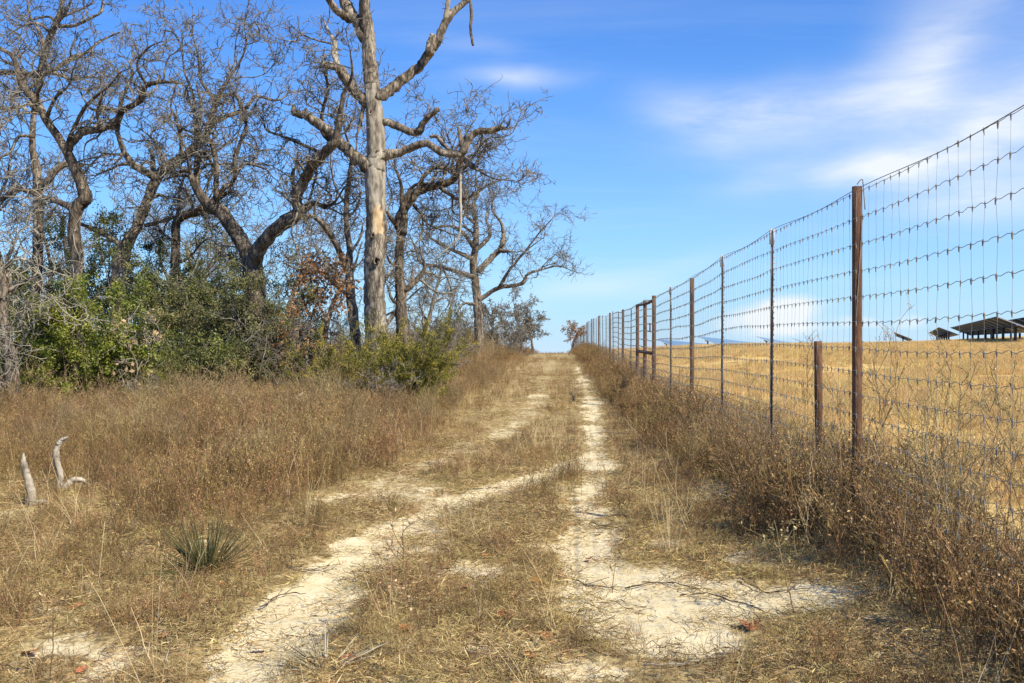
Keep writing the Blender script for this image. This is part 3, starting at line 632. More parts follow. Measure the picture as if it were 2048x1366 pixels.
# --- living oaks (bare), each traced from its own outline
oak_I = traced_tree('oak_tree', 29.5, tr(R4, (185, 960, 66), (200, 760, 62), (208, 560, 58), (220, 330, 56), (225, 60, 60)) + tr(R1, (215, 1000, 50), (190, 850, 36), (200, 650, 31), (225, 480, 30), (255, 330, 36), (310, 170, 34), (355, 60, 28), (370, -80, 20), (390, -220, 12)),
    [tr(R1, (215, 1125, 32), (100, 1110, 30), (0, 1170, 28), (-120, 1150, 18)), tr(R1, (225, 1110, 40), (290, 1040, 42), (370, 960, 36), (430, 975, 26), (500, 962, 16)),
     tr(R1, (222, 445, 30), (130, 430, 32), (0, 425, 36), (-110, 470, 24)), tr(R1, (235, 440, 30), (330, 400, 28), (420, 335, 25), (500, 310, 18), (590, 240, 13), (700, 190, 8)),
     tr(R1, (245, 425, 24), (330, 430, 22), (420, 465, 17), (540, 440, 10)), tr(R1, (265, 310, 22), (240, 200, 18), (180, 110, 14), (160, 20, 10)), tr(R1, (320, 150, 24), (430, 150, 20), (520, 110, 16), (600, 60, 13), (600, -50, 8)),
     tr(R1, (200, 800, 20), (110, 800, 18), (60, 890, 14), (0, 920, 10)), tr(R1, (300, 190, 20), (390, 60, 16), (440, -60, 10))],
    'straight grey oak near the left edge with pale trunk and high side limbs', 21, l2=(.5, 1.9), group='bare oaks of the wood')
oak_H = traced_tree('oak_tree', 27, tr(R4, (440, 800, 78), (440, 560, 72), (455, 380, 66), (440, 250, 75), (435, 120, 70), (470, 20, 72)) + tr(R1, (500, 1160, 76), (470, 1050, 66), (410, 930, 56), (370, 850, 48), (270, 700, 44), (225, 610, 42), (150, 530, 42), (118, 470, 34), (80, 340, 26), (0, 280, 20), (-70, 240, 12)),
    [tr(R1, (395, 880, 52), (440, 815, 46), (490, 770, 46), (600, 755, 36), (680, 705, 42), (720, 650, 34), (820, 590, 30), (860, 500, 28), (980, 480, 20), (1070, 490, 12)),
     tr(R1, (385, 855, 30), (420, 780, 24), (460, 690, 22), (520, 600, 18), (640, 500, 12), (700, 420, 8)), tr(R1, (430, 1245, 45), (410, 1215, 38), (330, 1175, 34), (250, 1150, 26), (150, 1120, 15)),
     tr(R1, (690, 690, 30), (720, 560, 22), (775, 440, 18), (765, 370, 14), (850, 300, 10)), tr(R1, (590, 755, 24), (570, 660, 20), (600, 560, 14)), tr(R1, (700, 660, 28), (640, 640, 22), (540, 640, 16), (480, 560, 10)),
     tr(R1, (690, 700, 26), (690, 800, 24), (730, 880, 18), (670, 960, 10)), tr(R1, (140, 510, 24), (170, 440, 18), (260, 400, 12)), tr(R1, (270, 700, 26), (320, 580, 18), (400, 500, 12), (430, 400, 8)), tr(R1, (860, 500, 20), (800, 380, 14), (870, 280, 10), (950, 240, 7))],
    'crooked dark oak with snaking trunk and long limb reaching right', 22, mat='bark_dark', group='bare oaks of the wood')
oak_G = traced_tree('oak_tree', 28, tr(R4, (690, 800, 100), (690, 560, 96), (700, 380, 90), (730, 285, 80), (765, 220, 68), (810, 140, 58), (860, 20, 58)) + tr(R1, (900, 1080, 60), (960, 990, 60), (1100, 900, 54), (1200, 790, 50), (1235, 700, 42), (1262, 600, 32), (1290, 540, 26), (1350, 440, 18), (1420, 330, 12), (1450, 200, 8)),
    [tr(R1, (1225, 715, 44), (1310, 688, 30), (1430, 640, 24), (1500, 565, 18), (1610, 590, 12), (1680, 560, 7)), tr(R1, (920, 1040, 44), (860, 1010, 42), (780, 960, 44), (720, 880, 30), (690, 780, 26), (640, 700, 14)),
     tr(R1, (905, 1050, 30), (895, 980, 32), (890, 905, 24), (870, 870, 10)), tr(R4, (735, 285, 36), (660, 230, 30), (560, 170, 25), (470, 145, 16)), tr(R1, (1060, 930, 28), (1060, 820, 22), (1030, 700, 18), (1000, 620, 12), (1030, 500, 8)),
     tr(R1, (1150, 850, 26), (1140, 700, 24), (1130, 560, 18), (1080, 420, 13), (1060, 280, 9), (1000, 160, 6)), tr(R1, (1270, 590, 24), (1180, 480, 18), (1160, 340, 12), (1120, 180, 8)), tr(R1, (1290, 560, 24), (1380, 560, 20), (1410, 650, 14), (1440, 740, 9)),
     tr(R1, (960, 990, 26), (940, 900, 20), (900, 820, 14), (830, 760, 9)), tr(R4, (850, 150, 24), (960, 120, 20), (1010, 100, 12)), tr(R1, (870, 1170, 30), (930, 1140, 22), (980, 1160, 10)), tr(R1, (780, 960, 24), (720, 960, 18), (640, 990, 12), (560, 1030, 8))],
    'oak leaning right from the green shrubs with a high twiggy crown', 23, group='bare oaks of the wood')
oak_F = traced_tree('oak_tree', 30, tr(R4, (1010, 900, 54), (1015, 700, 52), (1025, 500, 54), (1030, 300, 50), (1030, 150, 50), (1070, 95, 50), (1150, 70, 44), (1235, 40, 36), (1300, -20, 20), (1360, -50, 12)),
    [tr(R4, (1028, 180, 24), (1040, 60, 20), (1050, -60, 14), (1090, -160, 8)), tr(R4, (1030, 260, 20), (960, 200, 15), (900, 170, 10)), tr(R4, (1020, 380, 20), (1110, 330, 15), (1180, 250, 9)), tr(R4, (1130, 75, 22), (1110, -20, 16), (1060, -80, 10))],
    'slim oak whose trunk hooks over to the right like a cane', 24, extra=3, group='bare oaks of the wood')
oak_E = traced_tree('oak_tree', 26, tr(R4, (1480, 960, 150), (1490, 800, 130), (1495, 600, 118), (1490, 460, 110), (1460, 340, 90), (1420, 260, 88), (1360, 160, 84), (1285, 60, 78)) + tr(R1, (1240, 1215, 72), (1170, 1135, 52), (1130, 1060, 40), (1100, 1000, 22), (1010, 1010, 18), (930, 960, 10)),
    [tr(R4, (1480, 500, 100), (1500, 350, 88), (1530, 270, 86), (1620, 170, 85)) + tr(R1, (1745, 1240, 72), (1730, 1170, 66), (1760, 1080, 66), (1830, 980, 62), (1900, 890, 60), (1960, 830, 50), (1985, 700, 36), (2010, 560, 26), (2060, 440, 15), (2050, 300, 8)),
     tr(R1, (1650, 1290, 56), (1780, 1222, 48), (1840, 1190, 30), (1900, 1212, 25), (1960, 1180, 16), (2020, 1090, 9)), tr(R1, (1240, 1190, 34), (1310, 1100, 30), (1370, 1050, 27), (1390, 880, 22), (1440, 740, 16), (1420, 600, 10)),
     tr(R1, (1262, 1165, 30), (1266, 1000, 30), (1250, 880, 28), (1215, 790, 18), (1220, 680, 10)), tr(R1, (1165, 1130, 40), (1150, 1040, 40), (1156, 900, 38), (1148, 800, 22), (1180, 640, 14), (1150, 480, 8)),
     tr(R1, (1950, 840, 34), (1880, 760, 24), (1890, 640, 20), (1920, 520, 18), (1900, 420, 12)), tr(R1, (1740, 1160, 30), (1710, 1060, 24), (1720, 990, 16), (1780, 960, 9)), tr(R1, (1890, 900, 24), (1780, 850, 18), (1660, 800, 16), (1560, 760, 13), (1540, 690, 8)),
     tr(R1, (1790, 1030, 24), (1850, 1000, 18), (1830, 1100, 15), (1790, 1240, 12), (1775, 1330, 8)), tr(R4, (1480, 560, 60), (1440, 480, 44), (1430, 400, 20)), tr(R1, (1370, 1050, 22), (1430, 960, 18), (1560, 990, 12))],
    'broad forked oak splitting into two heavy limbs left of the dead tree', 25, mat='bark_dark', k3=8, group='bare oaks of the wood')
oak_D = traced_tree('oak_tree', 30, tr(R3, (565, 1330, 84), (560, 1180, 74), (530, 950, 70), (512, 780, 60), (505, 600, 55), (510, 500, 42), (490, 350, 36), (490, 150, 35), (512, 0, 30), (520, -160, 20), (470, -330, 12), (490, -480, 7)),
    [tr(R3, (500, 660, 46), (470, 600, 42), (420, 480, 40), (330, 340, 34), (250, 280, 30), (180, 300, 20), (100, 260, 10)), tr(R3, (505, 830, 40), (470, 800, 34), (400, 740, 30), (300, 660, 24), (150, 640, 14), (60, 600, 8)),
     tr(R3, (520, 530, 20), (580, 430, 17), (600, 330, 9)), tr(R3, (490, 300, 20), (560, 220, 15), (590, 100, 9)), tr(R3, (490, 200, 20), (420, 100, 15), (380, -60, 10), (390, -200, 7))],
    'grey oak just left of the dead trunk with crooked left limbs', 26, group='bare oaks of the wood')
oak_C = traced_tree('oak_tree', 28.5, tr(R3, (880, 1250, 110), (872, 1040, 92), (860, 850, 72), (850, 650, 62), (850, 500, 57), (862, 400, 60), (842, 330, 60), (890, 210, 66), (930, 135, 60), (1050, 82, 55), (1130, 68, 50), (1220, 30, 44), (1260, -40, 30), (1290, -110, 18), (1400, -160, 9)),
    [tr(R3, (872, 400, 58), (882, 270, 46), (868, 190, 34), (860, 60, 22), (820, -60, 14), (830, -200, 8)), tr(R3, (880, 790, 42), (950, 740, 36), (1020, 640, 27), (1000, 540, 14)), tr(R3, (1130, 85, 30), (1190, 130, 26), (1250, 165, 22), (1350, 140, 16), (1470, 60, 10), (1600, 20, 6)),
     tr(R3, (900, 230, 34), (960, 120, 34), (1010, 20, 30), (1090, -50, 26), (1200, -40, 20), (1330, -60, 14), (1480, 20, 9), (1640, 40, 6)), tr(R3, (850, 620, 26), (790, 600, 20), (760, 540, 10)), tr(R3, (920, 170, 26), (1000, 270, 20), (1040, 330, 16), (1150, 380, 10), (1230, 410, 7)),
     tr(R3, (840, 350, 40), (790, 290, 28), (760, 250, 14)), tr(R3, (1210, 40, 26), (1330, -90, 18), (1440, -240, 12), (1560, -260, 7)), tr(R3, (855, 880, 30), (800, 850, 22), (770, 760, 12))],
    'oak right behind the dead trunk with an arching limb to the right', 27, mat='bark_dark', k3=8, l2=(.5, 2.0), group='bare oaks of the wood')
oak_B = traced_tree('oak_tree', 48, tr(R3, (1380, 1330, 70), (1392, 1200, 62), (1390, 1060, 60), (1385, 900, 58), (1370, 750, 56), (1355, 600, 55), (1370, 480, 46), (1372, 350, 36), (1355, 200, 26), (1390, 120, 18), (1370, 0, 12), (1400, -120, 8)),
    [tr(R3, (1385, 660, 46), (1470, 570, 42), (1540, 500, 40), (1560, 400, 28), (1540, 320, 20), (1480, 230, 14), (1500, 130, 8)), tr(R3, (1535, 515, 30), (1580, 520, 24), (1608, 522, 12)),
     tr(R3, (1390, 850, 36), (1420, 835, 32), (1530, 770, 30), (1680, 742, 25), (1722, 680, 20), (1800, 652, 15), (1930, 622, 10), (2040, 658, 6)), tr(R3, (1530, 770, 24), (1600, 650, 20), (1700, 530, 15), (1800, 400, 10), (1900, 290, 6)),
     tr(R3, (1360, 700, 38), (1250, 660, 30), (1150, 630, 28), (1000, 600, 21), (968, 530, 16), (930, 430, 9)), tr(R3, (1350, 570, 32), (1230, 520, 26), (1140, 480, 20), (1030, 400, 15), (980, 310, 9)), tr(R3, (1350, 490, 30), (1280, 390, 22), (1200, 350, 16), (1090, 360, 9)),
     tr(R3, (1365, 520, 30), (1440, 450, 26), (1470, 400, 18), (1440, 300, 12), (1460, 200, 7)), tr(R3, (1372, 340, 24), (1300, 260, 18), (1290, 120, 12), (1320, 20, 7)), tr(R3, (1360, 880, 20), (1280, 880, 14), (1240, 950, 8)), tr(R3, (1150, 640, 18), (1190, 740, 12), (1200, 830, 9), (1165, 925, 5)),
     tr(R3, (1700, 530, 10), (1760, 480, 8), (1830, 430, 5)), tr(R3, (1800, 652, 10), (1850, 600, 8), (1940, 520, 5))],
    'lone spreading bare oak standing right of the wood in brown weeds', 28, l2=(.7, 2.2), l3=(.3, 1.1), l4=(.15, .5), rt=.0085, dens=1.5, group='bare oaks of the wood')
oak_J = traced_tree('oak_tree', 18.8, tr(R4, (95, 1290, 78), (75, 1100, 82), (70, 950, 72), (40, 820, 64), (15, 680, 60), (20, 540, 60), (0, 380, 46), (-40, 200, 30), (-60, 0, 20)),
    [tr(R4, (20, 560, 40), (60, 470, 26), (40, 350, 18), (90, 240, 10)), tr(R4, (65, 930, 30), (130, 830, 20), (180, 740, 12)), tr(R4, (20, 690, 30), (-60, 600, 24), (-130, 500, 12))],
    'pale leaning trunk at the far left edge in front of the shrubs', 29, extra=3, dens=1.6, twig='twig_pale', group='bare oaks of the wood')

# --- further trees of the wood: grown, each its own
def auto_tree(name, px, d, h, label, seed, lean=0.0, rad=.12, k1=8, spread=1.0, mat='bark', group='background oaks', leafy=None, rt=.0075, k3=6, k4=6, cat='tree', twig='twig'):
    rng = np.random.default_rng(seed); x = (px - 1024) / F * d; g = float(ground(x, d))
    root = thing(name, (x, d, g), label, cat, group)
    p = grow(rng, np.array([[x, d, g - .2]]), np.array([[lean, 0, 1.]]), np.array([h * .8]), 14, .10, .05)[0]; r = rad * np.linspace(1.15, .22, 15); r[0] *= 1.3
    V, f = rough_tube(rng, p, r, 9); obj('trunk', V, f, MT[mat], root)
    S, D, Rr, _ = spawn(rng, p[None], r[None], k1, .28, 1, .5, 1.1); D[:, 2] += .3; lp = grow(rng, S, D, h * spread * rng.uniform(.2, .42, k1), 11, .2, .05)
    lr = np.maximum((Rr * .6)[:, None] * np.linspace(1, .2, 12)[None], .012)
    mb = MB(); mb.add(*tubes(lp, lr, 6)); mb.build('limbs', MT[mat], root)
    mb, tips = crown(rng, [p[5:]] * 0 + list(lp), list(lr), dens=1.25, l2=(.10 * h, .2 * h), l3=(.05 * h, .11 * h), l4=(.02 * h, .06 * h), k3=k3, k4=k4, rt=rt)
    mb.build('crown', MT[twig], root)
    if leafy:
        c = tips[:, rng.integers(1, 4)]; c = c[rng.random(len(c)) < leafy[0]]; c = np.repeat(c, leafy[1], 0) + rng.normal(0, .06, (len(c) * leafy[1], 3))
        V, f = leaves(rng, c, leafy[2], asp=.6); obj('leaves', V, f, MT[leafy[3]], root, kind='stuff')
    return root
bgs = [(-60, 33, 9.5, 'tall oak cut off by the left edge behind the others'), (110, 40, 9, 'thin background oak between the two leftmost trunks'), (200, 38, 8.6, 'background oak behind the crooked dark oak'), (305, 36, 7.8, 'background oak behind the right leaning oak'), (395, 40, 7.6, 'background oak seen above the grey green shrub'),
       (455, 44, 9.0, 'distant oak behind the broad forked oak'), (555, 36, 6.6, 'slim oak between the forked oak and the brown leaved sapling'), (655, 42, 7.8, 'distant oak behind the left limb of the dead tree'), (725, 38, 7.2, 'oak hidden behind the dead trunk'),
       (850, 44, 6.4, 'distant oak right of the arching oak'), (910, 62, 6.0, 'small distant oak left of the lone spreading oak')]
for k, (px, d, h, lb) in enumerate(bgs): auto_tree('oak_tree', px, d, h, lb, 60 + k, lean=random.Random(k).uniform(-.15, .15), rad=.13, rt=.009, k3=5, k4=4)
for k, (px, d, h, lb) in enumerate([(985, 58, 2.6, 'low bare bushy tree right beside the lone oak trunk'), (1022, 66, 3.0, 'middle one of the low bushy trees at the end of the wood'), (1042, 74, 3.4, 'tallest of the low bushy trees at the end of the wood'), (1068, 78, 2.9, 'last low bushy tree of the wood next to the track')]):
    auto_tree('bushy_tree', px, d, h * 1.3, lb, 80 + k, rad=.11, k1=14, spread=1.15, group='low bushy trees at the wood end', rt=.015, k3=6, k4=4)
auto_tree('oak_sapling', 1138, 92, 2.9, 'small brown leaved sapling at the far end of the fence', 90, rad=.06, k1=18, spread=1.25, group=None, leafy=(.5, 1, .17, 'brownleaf'), rt=.01, k3=4, k4=4)
auto_tree('oak_sapling', 618, 25.8, 4.3, 'sapling full of brown dead leaves left of the dead tree', 91, rad=.05, k1=12, spread=.75, group=None, leafy=(.9, 3, .105, 'brownleaf'), rt=.005, k3=5, k4=4)
auto_tree('oak_sapling', 655, 32, 3.2, 'shorter brown leaved sapling nearest the dead tree', 92, rad=.04, k1=10, spread=.7, group=None, leafy=(.9, 3, .105, 'brownleaf'), rt=.005, k3=5, k4=4)
auto_tree('oak_sapling', 250, 19.8, 2.3, 'sapling with tan dead leaves in front of the bright green shrub', 93, rad=.03, k1=8, spread=.8, group=None, leafy=(.4, 1, .10, 'tanleaf'), rt=.004, k3=4, k4=4, twig='twig_pale')
auto_tree('oak_sapling', 575, 33, 3.6, 'thin sapling with a few brown leaves by the forked oak', 94, rad=.04, k1=8, spread=.7, group=None, leafy=(.22, 1, .085, 'brownleaf'), rt=.005, k3=5, k4=4)

# --- bare thicket bushes
def bush(name, px, d, w, h, label, seed, stems=16, mat='twig', rt=.005, group='bare thicket bushes', py=None, k3=7, k4=6, out=.6):
    rng = np.random.default_rng(seed); x = (px - 1024) / F * d; g = float(ground(x, d)); root = thing(name, (x, d, g), label, 'bush', group)
    a = rng.uniform(0, 6.28, stems); s = np.column_stack([x + np.cos(a) * w * .2 * rng.random(stems), d + np.sin(a) * w * .2 * rng.random(stems), np.full(stems, g - .05)])
    dr = np.column_stack([np.cos(a) * out * rng.random(stems), np.sin(a) * out * rng.random(stems), np.ones(stems)]); p = grow(rng, s, dr, h * rng.uniform(.65, 1.1, stems), 11, .13, .02)
    r = rng.uniform(.010, .022, stems)[:, None] * np.linspace(1, .3, 12)[None]
    mb = MB(); mb.add(*tubes(p, r, 5)); mb.build('stems', MT[mat], root)
    mb, _ = crown(rng, list(p), list(r), dens=1.5, l2=(.2 * h, .45 * h), l3=(.1 * h, .22 * h), l4=(.04 * h, .12 * h), k3=k3, k4=k4, rt=rt, wig=.2, t0=.2); mb.build('twigs', MT[mat], root)
for k, (px, d, w, h, lb, m) in enumerate([(0, 18.6, 1.4, 2.3, 'pale bare drooping bush at the left edge', 'twig_pale'), (590, 27, 2.5, 2.1, 'grey bare thicket below the brown leaved sapling', 'twig'), (665, 28, 2.2, 2.0, 'grey bare bush left of the juniper', 'twig'),
        (860, 34, 3.0, 1.9, 'bare bush right of the junipers', 'twig'), (900, 44, 4, 2.3, 'far bare bush left of the lone oak trunk', 'twig'), (935, 55, 5, 2.6, 'farthest bare bush behind the lone oak trunk', 'twig'), (880, 62, 6, 2.8, 'distant bare thicket on the skyline', 'twig'), (975, 60, 4, 2.0, 'bare bush behind and right of the lone oak trunk', 'twig'),
        (540, 25, 2.2, 2.2, 'brown bare bush at the foot of the forked oak', 'twig'), (1010, 62, 4, 2.0, 'bare bush below the low bushy trees', 'twig'), (775, 21.2, 1.8, .95, 'low brown bare bush in front of the junipers', 'twig')]):
    bush('bare_bush', px, d, w, h, lb, 110 + k, stems=9 if d > 40 else 10, mat=m, rt=.005 if d < 35 else .009, k3=5 if k else 4, k4=4 if k else 3, out=.6 if k else .3)

# --- evergreen shrubs and junipers
def shrub(name, px, d, w, h, label, seed, mat, n=14000, size=.062, stems=16, bare=0.0, group=None, cat='shrub', asp=.45, dead=True):
    """stems fan out from the base, branch twice, leaves sit along the last twigs: ragged outline, gaps, visible wood"""
    rng = np.random.default_rng(seed); x = (px - 1024) / F * d; g = float(ground(x, d)); root = thing(name, (x, d, g), label, cat, group)
    a = rng.uniform(0, 6.283, stems); fan = rng.uniform(.1, 1, stems) ** .7 * (w / h) * .62
    st = np.column_stack([x + rng.normal(0, w * .10, stems), d + rng.normal(0, w * .10, stems), np.full(stems, g - .05)])
    p = grow(rng, st, np.column_stack([np.cos(a) * fan, np.sin(a) * fan, np.ones(stems)]), h * rng.uniform(.55, 1.08, stems), 10, .10, .03); r = np.broadcast_to(np.linspace(.024, .008, 11), p.shape[:2])
    mb = MB(); mb.add(*tubes(p, r, 5))
    S, D, _, _ = spawn(rng, p, r, 9, max(.12, bare), 1, .45, 1.15); q = grow(rng, S, D, h * rng.uniform(.10, .27, len(S)), 5, .2, .03); rq = np.broadcast_to(np.linspace(.009, .005, 6), q.shape[:2]); mb.add(*tubes(q, rq, 3))
    S, D, _, _ = spawn(rng, q, rq, 5, .2, 1, .4, 1.2); q3 = grow(rng, S, D, h * rng.uniform(.04, .12, len(S)), 3, .25, .03)
    mb.build('stems', MT['bark'], root)
    if dead:        # dead pale twigs poking out
        S, D, _, _ = spawn(rng, p, r, 1, .4, 1, .5, 1.2); t = grow(rng, S, D, h * rng.uniform(.15, .34, len(S)), 6, .22, .0); mb = MB(); mb.add(*tubes(t, np.broadcast_to(np.linspace(.008, .004, 7), t.shape[:2]), 4))
        S, D, _, _ = spawn(rng, t, np.full(t.shape[:2], .005), 5, .3, 1, .4, 1.1); t2 = grow(rng, S, D, h * rng.uniform(.04, .11, len(S)), 3, .25); mb.add(*tubes(t2, np.full(t2.shape[:2], .0035), 3)); mb.build('dead_twigs', MT['twig_pale'], root, kind='stuff')
    n = int(n * 1.6); dens = rng.random(len(q3)) ** 1.5 + .05; k = rng.choice(len(q3), n, p=dens / dens.sum()); t = rng.uniform(0, 2.99, n); i = t.astype(int); f = (t - i)[:, None]
    C = q3[k, i] * (1 - f) + q3[k, i + 1] * f + rng.normal(0, .045, (n, 3)); C = C[C[:, 2] > g + .05]
    V, f = leaves(rng, C, size, asp=asp, flat=.4); obj('foliage', V, f, MT[mat], root, kind='stuff')
SH = [('evergreen_shrub', 130, 20.2, 3.0, 3.0, 'bright green leafy shrub behind the leaning left trunk', 'evergreen_b', 24000), ('evergreen_shrub', 215, 21, 2.8, 2.75, 'bright green shrub right of the first with a pale log before it', 'evergreen_b', 18000),
      ('evergreen_shrub', 40, 21.5, 2.6, 2.9, 'dark green shrub at the left edge behind the pale trunk', 'evergreen', 14000), ('evergreen_shrub', 330, 26.5, 3.8, 4.0, 'tall dark evergreen shrub in the middle of the thicket', 'evergreen', 20000),
      ('evergreen_shrub', 430, 26, 3.4, 4.1, 'grey green shrub with pale twigs left of the forked oak', 'evergreen_g', 20000), ('evergreen_shrub', 285, 21.5, 2.6, 1.9, 'low green shrub in front of the thicket', 'evergreen', 10000),
      ('evergreen_shrub', 385, 23, 2.6, 2.1, 'low dark green shrub before the grey green one', 'evergreen', 10000), ('evergreen_shrub', 510, 25.6, 2.2, 3.4, 'vine covered shrub wrapped round the forked oak', 'evergreen_g', 12000),
      ('evergreen_shrub', 500, 28, 3.0, 3.9, 'olive shrub behind the fork of the broad oak', 'evergreen_g', 12000), ('evergreen_shrub', 300, 30, 3.4, 4.8, 'tall dark evergreen behind the right leaning oak', 'evergreen', 12000), ('evergreen_shrub', 575, 27.5, 2.0, 2.2, 'low olive shrub left of the brown leaved sapling', 'evergreen_g', 7000),
      ('evergreen_shrub', 100, 30, 3.6, 4.6, 'dark evergreen behind the straight grey oak', 'evergreen', 14000)]
for k, (nm, px, d, w, h, lb, m, n) in enumerate(SH): shrub(nm, px, d, w, h, lb, 140 + k, m, n, group='evergreen shrubs under the oaks')
shrub('juniper_tree', 222, 30, 3.0, 5.0, 'dark juniper with high foliage between the crooked oak and the right leaning oak', 160, 'evergreen', 17000, .07, 14, .45, cat='tree', dead=False)
shrub('juniper_tree', 430, 34, 1.8, 4.6, 'slim blue green juniper seen behind the hooked oak', 161, 'evergreen_g', 6000, .07, 10, .55, cat='tree', dead=False)
# junipers: plumes fanning out from the base, each plume a branch with its own sprays
def juniper(px, d, label, seed, plumes, h, fan, n):
    rng = np.random.default_rng(seed); x = (px - 1024) / F * d; g = float(ground(x, d)); root = thing('juniper_shrub', (x, d, g), label, 'shrub', 'junipers at the dead tree')
    a = rng.uniform(0, 6.283, plumes); e = rng.uniform(.55, 1.35, plumes); dr = np.column_stack([np.cos(a) * np.cos(e) * fan, np.sin(a) * np.cos(e) * fan, np.sin(e)])
    st = np.column_stack([x + rng.normal(0, .12, plumes), d + rng.normal(0, .12, plumes), np.full(plumes, g - .03)])
    p = grow(rng, st, dr, h * rng.uniform(.55, 1.1, plumes), 9, .07, .05); r = np.broadcast_to(np.linspace(.018, .005, 10), p.shape[:2])
    mb = MB(); mb.add(*tubes(p, r, 5))
    S, D, _, _ = spawn(rng, p, r, 16, .12, 1, .35, 1.0); D[:, 2] += .2; q = grow(rng, S, D, h * rng.uniform(.10, .27, len(S)), 4, .16, .04); mb.add(*tubes(q, np.full(q.shape[:2], .004), 3)); mb.build('stems', MT['bark'], root)
    k = rng.integers(0, len(q), n); t = rng.uniform(0, 3.99, n); i = t.astype(int); f = (t - i)[:, None]; C = q[k, i] * (1 - f) + q[k, i + 1] * f; dd_ = nrm(q[k, i + 1] - q[k, i]) + np.array([0, 0, .15])
    C = C + rng.normal(0, .025, C.shape); V, f = leaves(rng, C, .062, dd_, asp=.24, jit=.75); obj('foliage', V, f, MT['juniper'], root, kind='stuff')
juniper(700, 22.8, 'olive green juniper left of the dead trunk base', 162, 26, 2.0, 1.5, 30000)
juniper(822, 22.3, 'taller olive green juniper right of the dead trunk base', 163, 28, 2.25, 1.35, 35000)
juniper(757, 21.8, 'low juniper between the two taller ones', 164, 18, 1.15, 1.7, 14000)
juniper(668, 23.6, 'small juniper at the left end of the group by the dead trunk', 165, 8, .9, 1.4, 4500)
# ------------------------------------------------------------------ dead wood lying in the weeds
def wood(name, px, d, strokes, label, mat='bleach', cat='branch', seed=1, group=None, drop=True):
    rng = np.random.default_rng(seed); x = (px - 1024) / F * d; g = float(ground(x, d)); root = thing(name, (x, d, g), label, cat, group)
    for nm, s in strokes:
        lp, lr = limb3d(rng, s, d, .12, per=9, wob=.07); V, f = rough_tube(rng, lp, lr, 12, .24); obj(nm, V, f, MT[mat], root)
wood('fallen_branch', 60, 9.2, [('prong', [(52, 1035, 20), (64, 1000, 17), (58, 965, 15), (50, 935, 13), (47, 915, 7), (48, 906, 2)]), ('stem', [(0, 1052, 18), (30, 1040, 20), (70, 1022, 18), (110, 1018, 12)]), ('stub', [(60, 1010, 12), (85, 1003, 10), (100, 1012, 6)])], 'bleached fallen branch with one upright prong in the left foreground', seed=2)
wood('fallen_branch', 122, 10.0, [('prong', [(126, 1020, 19), (118, 985, 15), (120, 950, 12), (112, 915, 13), (115, 892, 10), (124, 880, 9), (136, 874, 3)]), ('stub', [(124, 985, 14), (142, 962, 12), (165, 960, 9), (180, 975, 5)])], 'bleached branch with a hooked tip behind the upright prong', seed=3)
wood('fallen_branch', 590, 19.5, [('stem', [(565, 822, 6), (585, 806, 7), (596, 793, 6), (606, 785, 3)]), ('twig', [(585, 806, 4), (600, 815, 4), (612, 828, 3)]), ('twig', [(575, 790, 3), (592, 800, 4)])], 'small white dead branch in the weeds left of the junipers', seed=4)
wood('fallen_branch', 592, 17.0, [('stem', [(568, 870, 4), (588, 862, 5), (606, 855, 3)])], 'short pale stick lying in the brown weeds', seed=5)
wood('fallen_log', 215, 23.5, [('log', [(190, 718, 8), (210, 730, 10), (232, 744, 9)]), ('stub', [(230, 742, 5), (240, 733, 4), (243, 728, 2)])], 'pale broken log lying in front of the green shrubs', cat='log', seed=6)

# ------------------------------------------------------------------ grasses and weeds (instanced stuff)
def strips(pts, w, rng):
    """flat ribbons pts (M,N,3), w (M,N)"""
    M_, N_, _ = pts.shape; t = nrm(np.gradient(pts, axis=1)); b = nrm(np.cross(t, np.broadcast_to(rng.normal(size=(M_, 1, 3)), t.shape)))
    V = np.stack([pts - b * w[..., None] / 2, pts + b * w[..., None] / 2], 2).reshape(-1, 3)
    q = (np.arange(M_)[:, None] * N_ * 2 + np.arange(N_ - 1)[None, :] * 2)[..., None] + np.array([0, 1, 3, 2]); return V, q.reshape(-1, 4)
def proto(coll, name, parts):
    """parts: list of (V, F, mat) -> one mesh object in an unlinked collection"""
    V = []; Fs = []; mi = []; n = 0
    for v, f, m in parts: V.append(v); Fs.append(np.asarray(f) + n); n += len(v); mi.append(len(f))
    me = mesh(name, np.concatenate(V), Fs, None, False)
    for _, _, m in parts: me.materials.append(m)
    me.polygons.foreach_set('material_index', np.repeat(np.arange(len(parts)), mi).astype(np.int32))
    o = bpy.data.objects.new(name, me); coll.objects.link(o); return o
